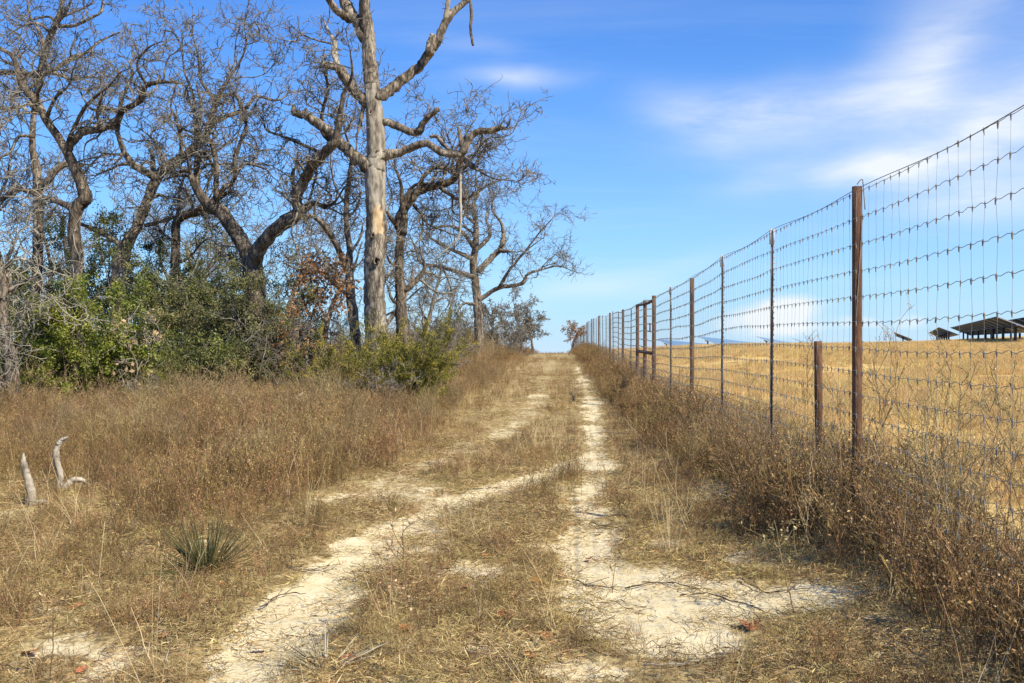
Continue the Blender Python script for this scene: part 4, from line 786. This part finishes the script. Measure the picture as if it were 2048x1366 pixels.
def weed_proto(coll, name, rng, h, stems, br, ms, mf, spread=.16, w=.0055, flecks=3, fs=.016, out=.22, k3=2):
    a = rng.uniform(0, 6.28, stems); s = np.column_stack([np.cos(a), np.sin(a), np.zeros(stems)]) * (spread * rng.random(stems) ** .5)[:, None]; s[:, 2] = -.03
    d = np.column_stack([rng.normal(0, out, stems), rng.normal(0, out, stems), np.ones(stems)]); p = grow(rng, s, d, h * rng.uniform(.5, 1.05, stems), 6, .07, .02)
    W_ = np.broadcast_to(np.linspace(w, w * .5, 7), p.shape[:2]); parts = [(*strips(p, W_, rng), ms)]
    S, D, _, _ = spawn(rng, p, W_, br, .25, 1, .3, .9); q = grow(rng, S, D, h * rng.uniform(.1, .34, len(S)), 3, .16, .06); W2 = np.broadcast_to(np.linspace(w * .65, w * .4, 4), q.shape[:2]); parts.append((*strips(q, W2, rng), ms))
    S, D, _, _ = spawn(rng, q, W2, k3, .3, 1, .3, 1.0); q3 = grow(rng, S, D, h * rng.uniform(.04, .13, len(S)), 2, .2, .05); W3 = np.broadcast_to(np.linspace(w * .5, w * .35, 3), q3.shape[:2]); parts.append((*strips(q3, W3, rng), ms))
    if flecks:
        C, _, _, _ = spawn(rng, q3, W3, flecks, .2, 1, .3, 1); V, f = leaves(rng, C, fs, asp=.5); parts.append((V, f, mf))
    return proto(coll, name, parts)
def tuft_proto(coll, name, rng, h, n, spread, mat, w=.004, out=.45, wig=.14, up=-.04, seg=3):
    a = rng.uniform(0, 6.28, n); rr = spread * rng.random(n) ** .5; s = np.column_stack([np.cos(a) * rr, np.sin(a) * rr, np.full(n, -.01)])
    d = np.column_stack([rng.normal(0, out, n), rng.normal(0, out, n), np.ones(n)]); p = grow(rng, s, d, h * rng.uniform(.4, 1.1, n), seg, wig, up)
    return proto(coll, name, [(*strips(p, np.broadcast_to(np.linspace(w, w * .3, seg + 1), p.shape[:2]), rng), mat)])
def litter_proto(coll, name, rng, n, spread, mat, mat2):
    s = np.column_stack([rng.uniform(-spread, spread, n), rng.uniform(-spread, spread, n), rng.uniform(.002, .03, n)]); d = rng.normal(size=(n, 3)); d[:, 2] *= .13
    p = grow(rng, s, d, rng.uniform(.025, .11, n), 3, .25); p[..., 2] = np.clip(p[..., 2], .003, .06)
    m = int(n * .65); W_ = np.broadcast_to(rng.uniform(.0018, .004, n)[:, None], p.shape[:2])
    return proto(coll, name, [(*strips(p[:m], W_[:m], rng), mat), (*strips(p[m:], W_[m:], rng), mat2)])
def collection(n): return bpy.data.collections.new(n)
rng = np.random.default_rng(77)
c_weed = collection('weed_source'); [weed_proto(c_weed, 'dry_weed', rng, .62, 8, 6, MT['weed'], MT['fleck'], .20, w=.0066, flecks=1, fs=.021) for _ in range(8)]
c_brush = collection('brush_source'); [weed_proto(c_brush, 'dry_brush', rng, 1.12, 11, 9, MT['brush'], MT['brushfleck'], .22, w=.0055, flecks=1, fs=.018, out=.15, k3=2) for _ in range(7)]
c_tuft = collection('tuft_source'); [tuft_proto(c_tuft, 'straw_tuft', rng, .10, 44, .10, MT['straw'], w=.0028, out=.9, wig=.3) for _ in range(5)]; [tuft_proto(c_tuft, 'brown_tuft', rng, .10, 44, .10, MT['litter'], w=.0028, out=.9, wig=.3) for _ in range(4)]
c_lit = collection('litter_source'); [litter_proto(c_lit, 'straw_litter', rng, 46, .16, MT['litter'], MT['weed']) for _ in range(7)]
c_gold = collection('field_source'); [tuft_proto(c_gold, 'golden_tuft', rng, .34, 46, .20, MT['gold'], w=.007, out=.32, wig=.10) for _ in range(7)]
def scatter(name, x, y, scl, coll, label, cat, rng, tilt=.12, zs=None, sink=0.0):
    n = len(x); z = ground(x, y) - sink; me = bpy.data.meshes.new(name); me.vertices.add(n)
    me.vertices.foreach_set('co', np.column_stack([x, y, z]).astype(np.float32).ravel())
    rot = np.column_stack([rng.normal(0, tilt, n), rng.normal(0, tilt, n), rng.uniform(0, 6.283, n)]).astype(np.float32)
    s3 = np.column_stack([scl, scl, scl if zs is None else zs]).astype(np.float32)
    for nm, v in (('rot', rot), ('scl', s3)):
        a = me.attributes.new(nm, 'FLOAT_VECTOR', 'POINT'); a.data.foreach_set('vector', v.ravel())
    k = len(coll.objects); a = me.attributes.new('pick', 'INT', 'POINT'); a.data.foreach_set('value', rng.integers(0, k, n).astype(np.int32))
    o = bpy.data.objects.new(name, me); COL.objects.link(o); tag(o, label, cat, kind='stuff')
    ng = bpy.data.node_groups.new(name, 'GeometryNodeTree'); ng.interface.new_socket('Geometry', in_out='INPUT', socket_type='NodeSocketGeometry'); ng.interface.new_socket('Geometry', in_out='OUTPUT', socket_type='NodeSocketGeometry')
    gi = ng.nodes.new('NodeGroupInput'); gout = ng.nodes.new('NodeGroupOutput'); ci = ng.nodes.new('GeometryNodeCollectionInfo'); ci.inputs['Collection'].default_value = coll; ci.inputs['Separate Children'].default_value = True; ci.inputs['Reset Children'].default_value = True
    ip = ng.nodes.new('GeometryNodeInstanceOnPoints'); ip.inputs['Pick Instance'].default_value = True
    def na(nm, ty): q = ng.nodes.new('GeometryNodeInputNamedAttribute'); q.data_type = ty; q.inputs['Name'].default_value = nm; return q.outputs['Attribute']
    er = ng.nodes.new('FunctionNodeEulerToRotation'); ng.links.new(na('rot', 'FLOAT_VECTOR'), er.inputs[0])
    ng.links.new(gi.outputs[0], ip.inputs['Points']); ng.links.new(ci.outputs[0], ip.inputs['Instance']); ng.links.new(na('pick', 'INT'), ip.inputs['Instance Index'])
    ng.links.new(er.outputs[0], ip.inputs['Rotation']); ng.links.new(na('scl', 'FLOAT_VECTOR'), ip.inputs['Scale']); ng.links.new(ip.outputs[0], gout.inputs[0])
    o.modifiers.new('scatter', 'NODES').node_group = ng; return o
def wedge(rng, dens, y0, y1, xa, xb):
    """random points, dens(y) per m2, inside x in [xa(y), xb(y)]"""
    X_, Y_ = [], []
    for a in np.arange(y0, y1, 1.0):
        lo, hi = xa(a), xb(a)
        if hi <= lo: continue
        n = rng.poisson(dens(a) * (hi - lo)); X_.append(rng.uniform(lo, hi, n)); Y_.append(rng.uniform(a, a + 1, n))
    return np.concatenate(X_), np.concatenate(Y_)
edge = lambda y: .56 * y + 1.5
# brown weeds filling the left side
x, y = wedge(rng, lambda a: 34 if a < 12 else 24 if a < 22 else 13 if a < 45 else 6, 2.5, 98, lambda a: -edge(a), lambda a: float(fx(a)) - 1.6)
u = x - fx(y); nz = vnoise(x, y, 1.6, 6); nz2 = vnoise(x, y, .6, 7); sd_ = sand(x, y)
trail = pdist(x, y, TR[0][0]); lt = pdist(x, y, TR[2][0])
leftness = np.where(y < 12.5, sm(.3, 2.0, np.where(x < np.interp(y, TR[0][0][:, 1], TR[0][0][:, 0]), trail, 0)), sm(-3.3, -5.6, u))
keep = (rng.random(len(x)) < (.10 + .95 * leftness) * sm(.28, .55, nz * .6 + nz2 * .4 + .25 * leftness)) & (sd_ < .25)
keep |= (rng.random(len(x)) < .035) & (sd_ < .3)
mid = (u > -3.0) & (u < -1.75) & (y > 10.5) & (rng.random(len(x)) < .30 * sm(.3, .6, nz)) & (sd_ < .3); keep |= mid
pxx = 1024 + F * x / y; dead = (pxx > -40) & (pxx < 195) & (y > 5.5) & (y < 10.3); keep &= ~dead | (rng.random(len(x)) < .45); YC = ray(410, 1150); yc = (np.abs(x - YC[0] * y / YC[1]) < .42) & (y < YC[1] + .35) & (y > YC[1] - 1.1); keep &= ~yc | (rng.random(len(x)) < .12)
x, y, lf, q, dead = x[keep], y[keep], leftness[keep], nz[keep], dead[keep]
hs2 = (.30 + .70 * lf * (.4 + .95 * q)) * np.interp(y, [4, 7, 11, 18, 40], [.52, .62, .76, .9, 1.12]) * rng.uniform(.75, 1.25, len(x)) * np.where(dead, .5, 1)
scatter('dry_weeds', x, y, np.clip(hs2, .3, 1.5) * .9, c_weed, 'brown dry weeds covering the ground left of the track', 'weeds', rng, .14, zs=np.clip(hs2, .25, 1.6))
# taller darker brush mixed into the brown weeds, and ankle high weeds over the straw
x, y = wedge(rng, lambda a: 9 if a < 8 else 5, 3.6, 40, lambda a: -edge(a), lambda a: float(fx(a)) - (4.2 if a > 9 else 3.0)); nz = vnoise(x, y, 1.3, 21)
k = (rng.random(len(x)) < sm(.35, .7, nz)) & (sand(x, y) < .15) & (pdist(x, y, TR[0][0]) > np.interp(y, [5, 9], [.4, 1.0])) & ~((1024 + F * x / y < 200) & (y < 10.3)) & ~((np.abs(x - YC[0] * y / YC[1]) < .42) & (y < YC[1] + .35) & (y > YC[1] - 1.1)); x, y, nz = x[k], y[k], nz[k]
scatter('scattered_brush', x, y, rng.uniform(.4, .78, len(x)) * np.interp(y, [4, 9], [.55, 1]), c_brush, 'darker taller stalks scattered among the brown weeds on the left', 'brush', rng, .16)
x, y = wedge(rng, lambda a: 42 if a < 10 else 30 if a < 18 else 12, 3.4, 60, lambda a: max(-edge(a), float(fx(a)) - 7), lambda a: float(fx(a)) - .2)
sd_ = sand(x, y); nz = vnoise(x, y, .4, 22); k = (rng.random(len(x)) < (1 - sm(.1, .4, sd_)) * sm(.25, .7, nz) + .004); x, y, nz = x[k], y[k], nz[k]
scatter('low_weeds', x, y, rng.uniform(.16, .34, len(x)) * (.7 + .6 * nz), c_weed, 'ankle high brown weeds growing over the straw along the ruts', 'weeds', rng, .2)
x, y = wedge(rng, lambda a: 7 if a < 15 else 4, 3.6, 60, lambda a: -edge(a), lambda a: float(fx(a)) + .8); k = (sand(x, y) < .2) & (rng.random(len(x)) < .25 + .75 * sm(.4, .7, vnoise(x, y, 1.7, 25))); x, y = x[k], y[k]
c_stalk = collection('stalk_source'); [tuft_proto(c_stalk, 'pale_stalks', rng, .62, 7, .10, MT['stalk'], w=.0042, out=.22, wig=.06, up=-.02, seg=5) for _ in range(6)]
scatter('pale_stalks', x, y, rng.uniform(.5, 1.0, len(x)), c_stalk, 'thin pale grass stalks scattered through the weeds', 'grass', rng, .2)
# mound of weeds between trail and right rut
x, y = wedge(rng, lambda a: 40, 9.2, 12.2, lambda a: .15, lambda a: .95); k = sand(x, y) < .35; x, y = x[k], y[k]
scatter('weed_patch', x, y, rng.uniform(.35, .6, len(x)), c_weed, 'small mound of brown weeds where the trail meets the right rut', 'weeds', rng)
# weeds from the right rut up to the fence
x, y = wedge(rng, lambda a: 42 if a < 14 else 26 if a < 30 else 14, 3, 95, lambda a: float(fx(a)) - 1.5, lambda a: float(fx(a)) + .4)
u = x - fx(y); nz = vnoise(x, y, 1.1, 8); k = (rng.random(len(x)) < (.12 + .9 * sm(-1.25, -.5, u)) * sm(.15, .5, nz + .3 * sm(-1, -.2, u))) & (sand(x, y) < .25) & ((y > 9) | (u > -.75)) & ((y > 7.2) | (u > -.25))
x, y, u, nz = x[k], y[k], u[k], nz[k]; s = (.45 + .6 * sm(-1.3, -.2, u)) * (.7 + .6 * nz) * rng.uniform(.75, 1.25, len(x)) * np.interp(y, [4, 12, 40], [.8, .85, 1.1])
scatter('verge_weeds', x, y, s, c_weed, 'dry brown weeds between the right rut and the fence', 'weeds', rng, .14)
# tall grey brown brush along the fence
x, y = wedge(rng, lambda a: 15 if a < 6.5 else 9 if a < 16 else 5 if a < 30 else 2.0, 2.6, 80, lambda a: float(fx(a)) - .75, lambda a: float(fx(a)) + 1.6)
u = x - fx(y); nz = vnoise(x, y, 1.5, 9); k = rng.random(len(x)) < sm(-.75, -.2, u) * sm(1.5, .35, u) * (.25 + .8 * nz); k &= (u > np.interp(y, [5.8, 6.6, 9, 11], [.0, -.3, -.55, -.75]))
x, y, u, nz = x[k], y[k], u[k], nz[k]
s = (.55 + .6 * nz) * rng.uniform(.8, 1.2, len(x)) * np.interp(y, [3, 5, 8, 13, 25, 60], [1.05, 1.0, .66, .6, .58, .58])
scatter('fence_brush', x, y, s, c_brush, 'dense grey brown brush growing along the foot of the fence', 'brush', rng, .12)
# short straw on the track and under the weeds
x, y = wedge(rng, lambda a: 230 if a < 8 else 150 if a < 14 else 55 if a < 28 else 18, 3.2, 70, lambda a: max(-edge(a), float(fx(a)) - (9 if a < 14 else 6)), lambda a: float(fx(a)) + .3)
sd_ = sand(x, y); nz = vnoise(x, y, .5, 10); k = rng.random(len(x)) < (1 - sm(.12, .5, sd_)) * (.22 + .85 * sm(.3, .62, nz)) + .012; x, y, nz = x[k], y[k], nz[k]
scatter('track_grass', x, y, rng.uniform(.45, 1.2, len(x)) * (.7 + .5 * nz), c_tuft, 'short dry straw grass on and beside the sandy track', 'grass', rng, .25, zs=rng.uniform(.35, 1.0, len(x)) * (.6 + .6 * nz))
x, y = wedge(rng, lambda a: 95 if a < 9 else 60 if a < 16 else 14, 3.2, 45, lambda a: max(-edge(a), float(fx(a)) - (9 if a < 14 else 6)), lambda a: float(fx(a)) + .3)
sd_ = sand(x, y); nz = vnoise(x, y, .45, 12); k = rng.random(len(x)) < (1 - sm(.25, .75, sd_)) * (.3 + .7 * sm(.3, .6, nz)) + .15; x, y = x[k], y[k]
scatter('straw_litter', x, y, rng.uniform(.6, 1.3, len(x)), c_lit, 'dry straw and twig litter strewn over the sand', 'litter', rng, .04, sink=-.004)
# golden field beyond the fence
x, y = wedge(rng, lambda a: 34 if a < 25 else 20 if a < 45 else 11 if a < 80 else 2.5, 3, 112, lambda a: float(fx(a)) + .9, lambda a: edge(a) + 2)
nz = vnoise(x, y, 2.5, 13); bare = vnoise(x * .35, y * 1.6, 3.0, 14); k = rng.random(len(x)) < sm(.12, .35, nz) * sm(.82, .74, bare) * sm(.8, 2.0, x - fx(y)); x, y, nz = x[k], y[k], nz[k]
scatter('field_grass', x, y, rng.uniform(.75, 1.3, len(x)) * np.interp(y, [5, 40, 80], [.9, 1.1, 1.4]), c_gold, 'golden dry grass covering the field behind the fence', 'grass', rng, .12, zs=rng.uniform(.5, 1.1, len(x)) * (.55 + .6 * nz))
# brown weeds around the tree bases and the far end
x, y = wedge(rng, lambda a: 9 if a < 26 else 5, 16.5, 60, lambda a: -edge(a), lambda a: -.06 * a - 1.0); k = rng.random(len(x)) < (1.3 * vnoise(x, y, 2, 15) - .2) * np.interp(y, [16.5, 20.5, 60], [.12, 1, 1]); x, y = x[k], y[k]
scatter('understorey_brush', x, y, rng.uniform(.55, 1.15, len(x)), c_brush, 'brown understorey brush at the foot of the trees', 'brush', rng)

x, y = wedge(rng, lambda a: 2.6, 34, 82, lambda a: -.27 * a if a < 52 else -.125 * a, lambda a: -.125 * a if a < 42 else -.012 * a - .3); k = rng.random(len(x)) < .3 + vnoise(x, y, 4, 31); x, y = x[k], y[k]
scatter('far_thicket', x, y, rng.uniform(1.0, 1.9, len(x)) * np.interp(y, [42, 60, 82], [.8, 1.0, 1.1]), c_brush, 'distant bare thicket closing the wood behind the lone oak', 'thicket', rng, .12)
# ------------------------------------------------------------------ single plants that stand out
def stalk_plant(name, px, py, topx, topy, label, seed, mat='brush', branches=7, r=.004, group=None, fork=False, fl=True, cat='weed', brl=.4):
    rng = np.random.default_rng(seed); b = ray(px, py); d = b[1]; g = float(ground(b[0], d)); root = thing(name, (b[0], d, g), label, cat, group)
    top = P(topx, topy, d); base = np.array([b[0], d, g - .03]); n = 10; t = np.linspace(0, 1, n)[:, None]
    p = base * (1 - t) + top * t; ln = np.linalg.norm(top - base); p[1:-1] += np.cumsum(rng.normal(0, .012 * ln, (n - 2, 3)), 0) * np.sin(t[1:-1] * math.pi); rad = np.linspace(r, r * .4, n)
    mb = MB(); mb.tube(p, rad, 5); mb.build('stem', MT[mat], root)
    if branches:
        S, D, _, _ = spawn(rng, p[None], rad[None], branches, .3, .97, .35, .85); q = grow(rng, S, D, ln * rng.uniform(.4, 1, branches) * brl, 6, .12, .06)
        mb = MB(); mb.add(*tubes(q, np.broadcast_to(np.linspace(r * .6, r * .3, 7), q.shape[:2]), 4))
        S, D, _, _ = spawn(rng, q, np.full(q.shape[:2], r), 4, .25, 1, .3, .9); q3 = grow(rng, S, D, ln * rng.uniform(.04, .14, len(S)), 3, .2, .05); mb.add(*tubes(q3, np.full(q3.shape[:2], r * .32), 3)); mb.build('branches', MT[mat], root, kind='stuff')
        if fl:
            C, _, _, _ = spawn(rng, q3, np.full(q3.shape[:2], r), 3, .3, 1, .3, 1); V, f = leaves(rng, C, .02, asp=.6); obj('seed_heads', V, f, MT['brushfleck'], root, kind='stuff')
    return root
stalk_plant('dry_weed_stalk', 850, 1300, 806, 1035, 'tall thin branching weed standing between the two ruts', 301, branches=6, brl=.28, r=.0035)
stalk_plant('dry_weed_stalk', 728, 1255, 770, 1065, 'leaning weed stalk left of the tall branching one', 302, branches=3, brl=.2, r=.003)
stalk_plant('dry_weed_stalk', 1590, 1215, 1548, 1040, 'forked weed growing out of the right sand patch', 303, branches=7, brl=.5, r=.0045)
stalk_plant('dry_weed_stalk', 1610, 1100, 1626, 905, 'pale upright stick in the verge below the short post', 304, mat='stalk', branches=2, brl=.2, fl=False)
stalk_plant('straw_stalk', 193, 1180, 210, 1042, 'pale straw stalk leaning right of the bleached branches', 305, mat='stalk', branches=0)
stalk_plant('straw_stalk', 325, 1366, 262, 1215, 'curved pale straw stalk in the bottom left corner', 306, mat='stalk', branches=1, brl=.3, fl=False)
stalk_plant('dry_weed_stalk', 1225, 1175, 1228, 1170 - 100, 'small bare weed at the edge of the white sand patch', 307, branches=4, brl=.3, r=.0028)
stalk_plant('dry_weed_stalk', 98, 1366, 105, 1190, 'dark bare weed in the bottom left corner', 308, branches=5, brl=.35, r=.0035)
stalk_plant('dry_weed_stalk', 1080, 1366, 1072, 1290, 'little dark weed at the bottom between the ruts', 309, branches=3, brl=.4, r=.003)
TW = [(1800, 965, 1792, 668), (1845, 960, 1880, 735), (1880, 985, 1905, 700), (1770, 955, 1745, 712), (1925, 1000, 1925, 760), (1968, 1030, 1990, 742), (2010, 1080, 2030, 800), (1700, 930, 1640, 700), (1600, 905, 1618, 720), (1500, 860, 1490, 722), (1830, 1010, 1850, 790), (2030, 1050, 1975, 812), (1750, 985, 1775, 775)]
TL = ['tallest bare weed behind the fence, right of the nearest tall post', 'bare weed stalk leaning right behind the fence, beside the tallest weed', 'branching weed behind the fence below the solar panels', 'bare weed leaning left over the nearest tall post', 'bare upright weed behind the fence near the right edge', 'leaning bare weed behind the wires by the right edge', 'low bare weed in the right edge brush', 'weed bending left above the short rusty post', 'bare weed left of the short rusty post', 'small weed standing beside the nearer steel posts', 'short bare weed behind the fence amid the brush', 'weed leaning left in the right edge brush', 'weed just right of the nearest tall post foot']
for k, (a, b, c, e) in enumerate(TW): stalk_plant('tall_weed', a, b, c, e, TL[k], 320 + k, branches=9, r=.0055, brl=.38, group='tall weeds at the fence')

def rosette(name, px, py, n, ln, label, seed, mat, elev, w, cat='plant'):
    rng = np.random.default_rng(seed); b = ray(px, py); g = float(ground(b[0], b[1])); root = thing(name, (b[0], b[1], g), label, cat)
    src = {}
    for k in range(n):
        a = rng.uniform(0, 6.283); e = rng.uniform(*elev); L_ = ln * rng.uniform(.6, 1.1); s = np.array([[b[0] + math.cos(a) * .03, b[1] + math.sin(a) * .03, g]])
        p = grow(rng, s, np.array([[math.cos(a) * math.cos(e), math.sin(a) * math.cos(e), math.sin(e)]]), np.array([L_]), 5, .035, -.01)
        p[..., 2] = np.maximum(p[..., 2], g + .006)
        mb = MB(); mb.tube(p, (w * np.array([.8, 1, .9, .75, .5, .1]))[None], 4); mb.build('blade', MT[mat], root)
rosette('yucca_clump', 410, 1150, 130, .42, 'dark olive spiky yucca clump in the left foreground weeds', 401, 'yucca', (.15, 1.4), .0036)
rosette('dry_rosette', 650, 1332, 46, .27, 'flattened grey rosette of dry stiff leaves at the bottom on the trail', 402, 'yuccadry', (.02, .7), .0042)

# fallen oak leaves, lobed and curled
def leaf_mesh(seed):
    rng = np.random.default_rng(seed); t = np.linspace(0, 1, 9); w = np.array([.03, .2, .36, .2, .42, .24, .36, .2, .02]) * rng.uniform(.8, 1.2, 9)
    zc = .10 * np.sin(t * 3) * rng.uniform(.3, 1.5); V = np.vstack([np.column_stack([w, t - .5, zc + .22 * w * rng.uniform(-.2, 1)]), np.column_stack([0 * t, t - .5, zc]), np.column_stack([-w, t - .5, zc + .22 * w * rng.uniform(-.2, 1)])])
    V[:, 2] -= V[:, 2].min(); i = np.arange(8); return V, np.vstack([np.column_stack([i, i + 1, i + 10, i + 9]), np.column_stack([i + 9, i + 10, i + 19, i + 18])])
lms = [mesh('fallen_leaf', *leaf_mesh(k), MT['fallen'], False) for k in range(5)]
LV = [(1075, 1172), (738, 1246), (697, 1328), (680, 1340), (1018, 1250), (1005, 1240), (888, 1133), (860, 1135), (1300, 1085), (1285, 1103), (1310, 1108), (240, 1242), (312, 1245), (330, 1278), (165, 1340), (60, 1305), (1062, 1316), (958, 1312), (1290, 1050), (930, 1185), (808, 1265), (1050, 1235), (1180, 1115), (1490, 1255), (1505, 1262), (440, 1180), (375, 1205), (430, 1215), (700, 1240), (1400, 1090), (1460, 1300), (490, 1195), (1200, 1062), (520, 1290), (1095, 1268), (155, 1215), (735, 1015), (975, 1120), (1330, 1095), (1120, 1150)]
for k, (a, b) in enumerate(LV):
    q = ray(a, b); o = bpy.data.objects.new('fallen_leaf', lms[k % 5]); COL.objects.link(o); r_ = random.Random(k)
    o.location = (q[0], q[1], float(ground(q[0], q[1])) + .018); s = r_.uniform(.06, .105); o.scale = (s, s, s); o.rotation_euler = (r_.uniform(-.35, .35), r_.uniform(-.35, .35), r_.uniform(0, 6.28))
    tag(o, 'curled orange brown oak leaf fallen on the straw', 'leaf', 'fallen oak leaves')
# fallen twigs on the sand
FT = [([(590, 1120), (575, 1135), (578, 1148), (610, 1146), (660, 1125)], 'dark curved twig lying across the left trail'), ([(520, 1215), (560, 1190), (600, 1185)], 'thin twig on the sand of the left trail'), ([(1360, 1185), (1420, 1190), (1480, 1208), (1530, 1225)], 'long dark twig across the white sand patch'),
      ([(1250, 1170), (1330, 1165), (1400, 1180)], 'dark twig at the top of the white sand patch'), ([(1130, 1150), (1180, 1168), (1240, 1172)], 'bent twig at the left edge of the white sand patch'), ([(1290, 1340), (1370, 1335), (1460, 1318)], 'pale twig at the bottom right of the sand patch'), ([(310, 1230), (335, 1290), (330, 1350)], 'pale forked stick in the bottom left grass'),
      ([(1480, 1160), (1540, 1178), (1620, 1172)], 'dark twig under the verge weeds'), ([(920, 985), (955, 975), (1000, 972)], 'twig across the trail bend'), ([(1180, 1040), (1200, 1052), (1225, 1050)], 'short twig in the right rut')]
for k, (pp, lb) in enumerate(FT):
    rng = np.random.default_rng(500 + k); q = [ray(*p) for p in pp]; q = np.array([[a[0], a[1], float(ground(a[0], a[1])) + .012 + .015 * rng.random()] for a in q]); p = catmull(q, 12); p += rng.normal(0, .004, p.shape); rad = np.linspace(.0055, .0025, 12)
    root = thing('fallen_twig', q[0], lb, 'twig', 'fallen twigs on the sand'); mat = MT['twig_pale'] if 'pale' in lb else MT['bark_dark']; mb = MB(); mb.tube(p, rad, 5); mb.build('stem', mat, root)
    S, D, _, _ = spawn(rng, p[None], rad[None], 4, .2, .9, .4, .9); D[:, 2] = np.abs(D[:, 2]) * .3; t = grow(rng, S, D, rng.uniform(.06, .18, 4), 4, .15); mb = MB(); mb.add(*tubes(t, np.broadcast_to(np.linspace(.003, .0015, 5), t.shape[:2]), 4)); mb.build('side_twigs', mat, root, kind='stuff')
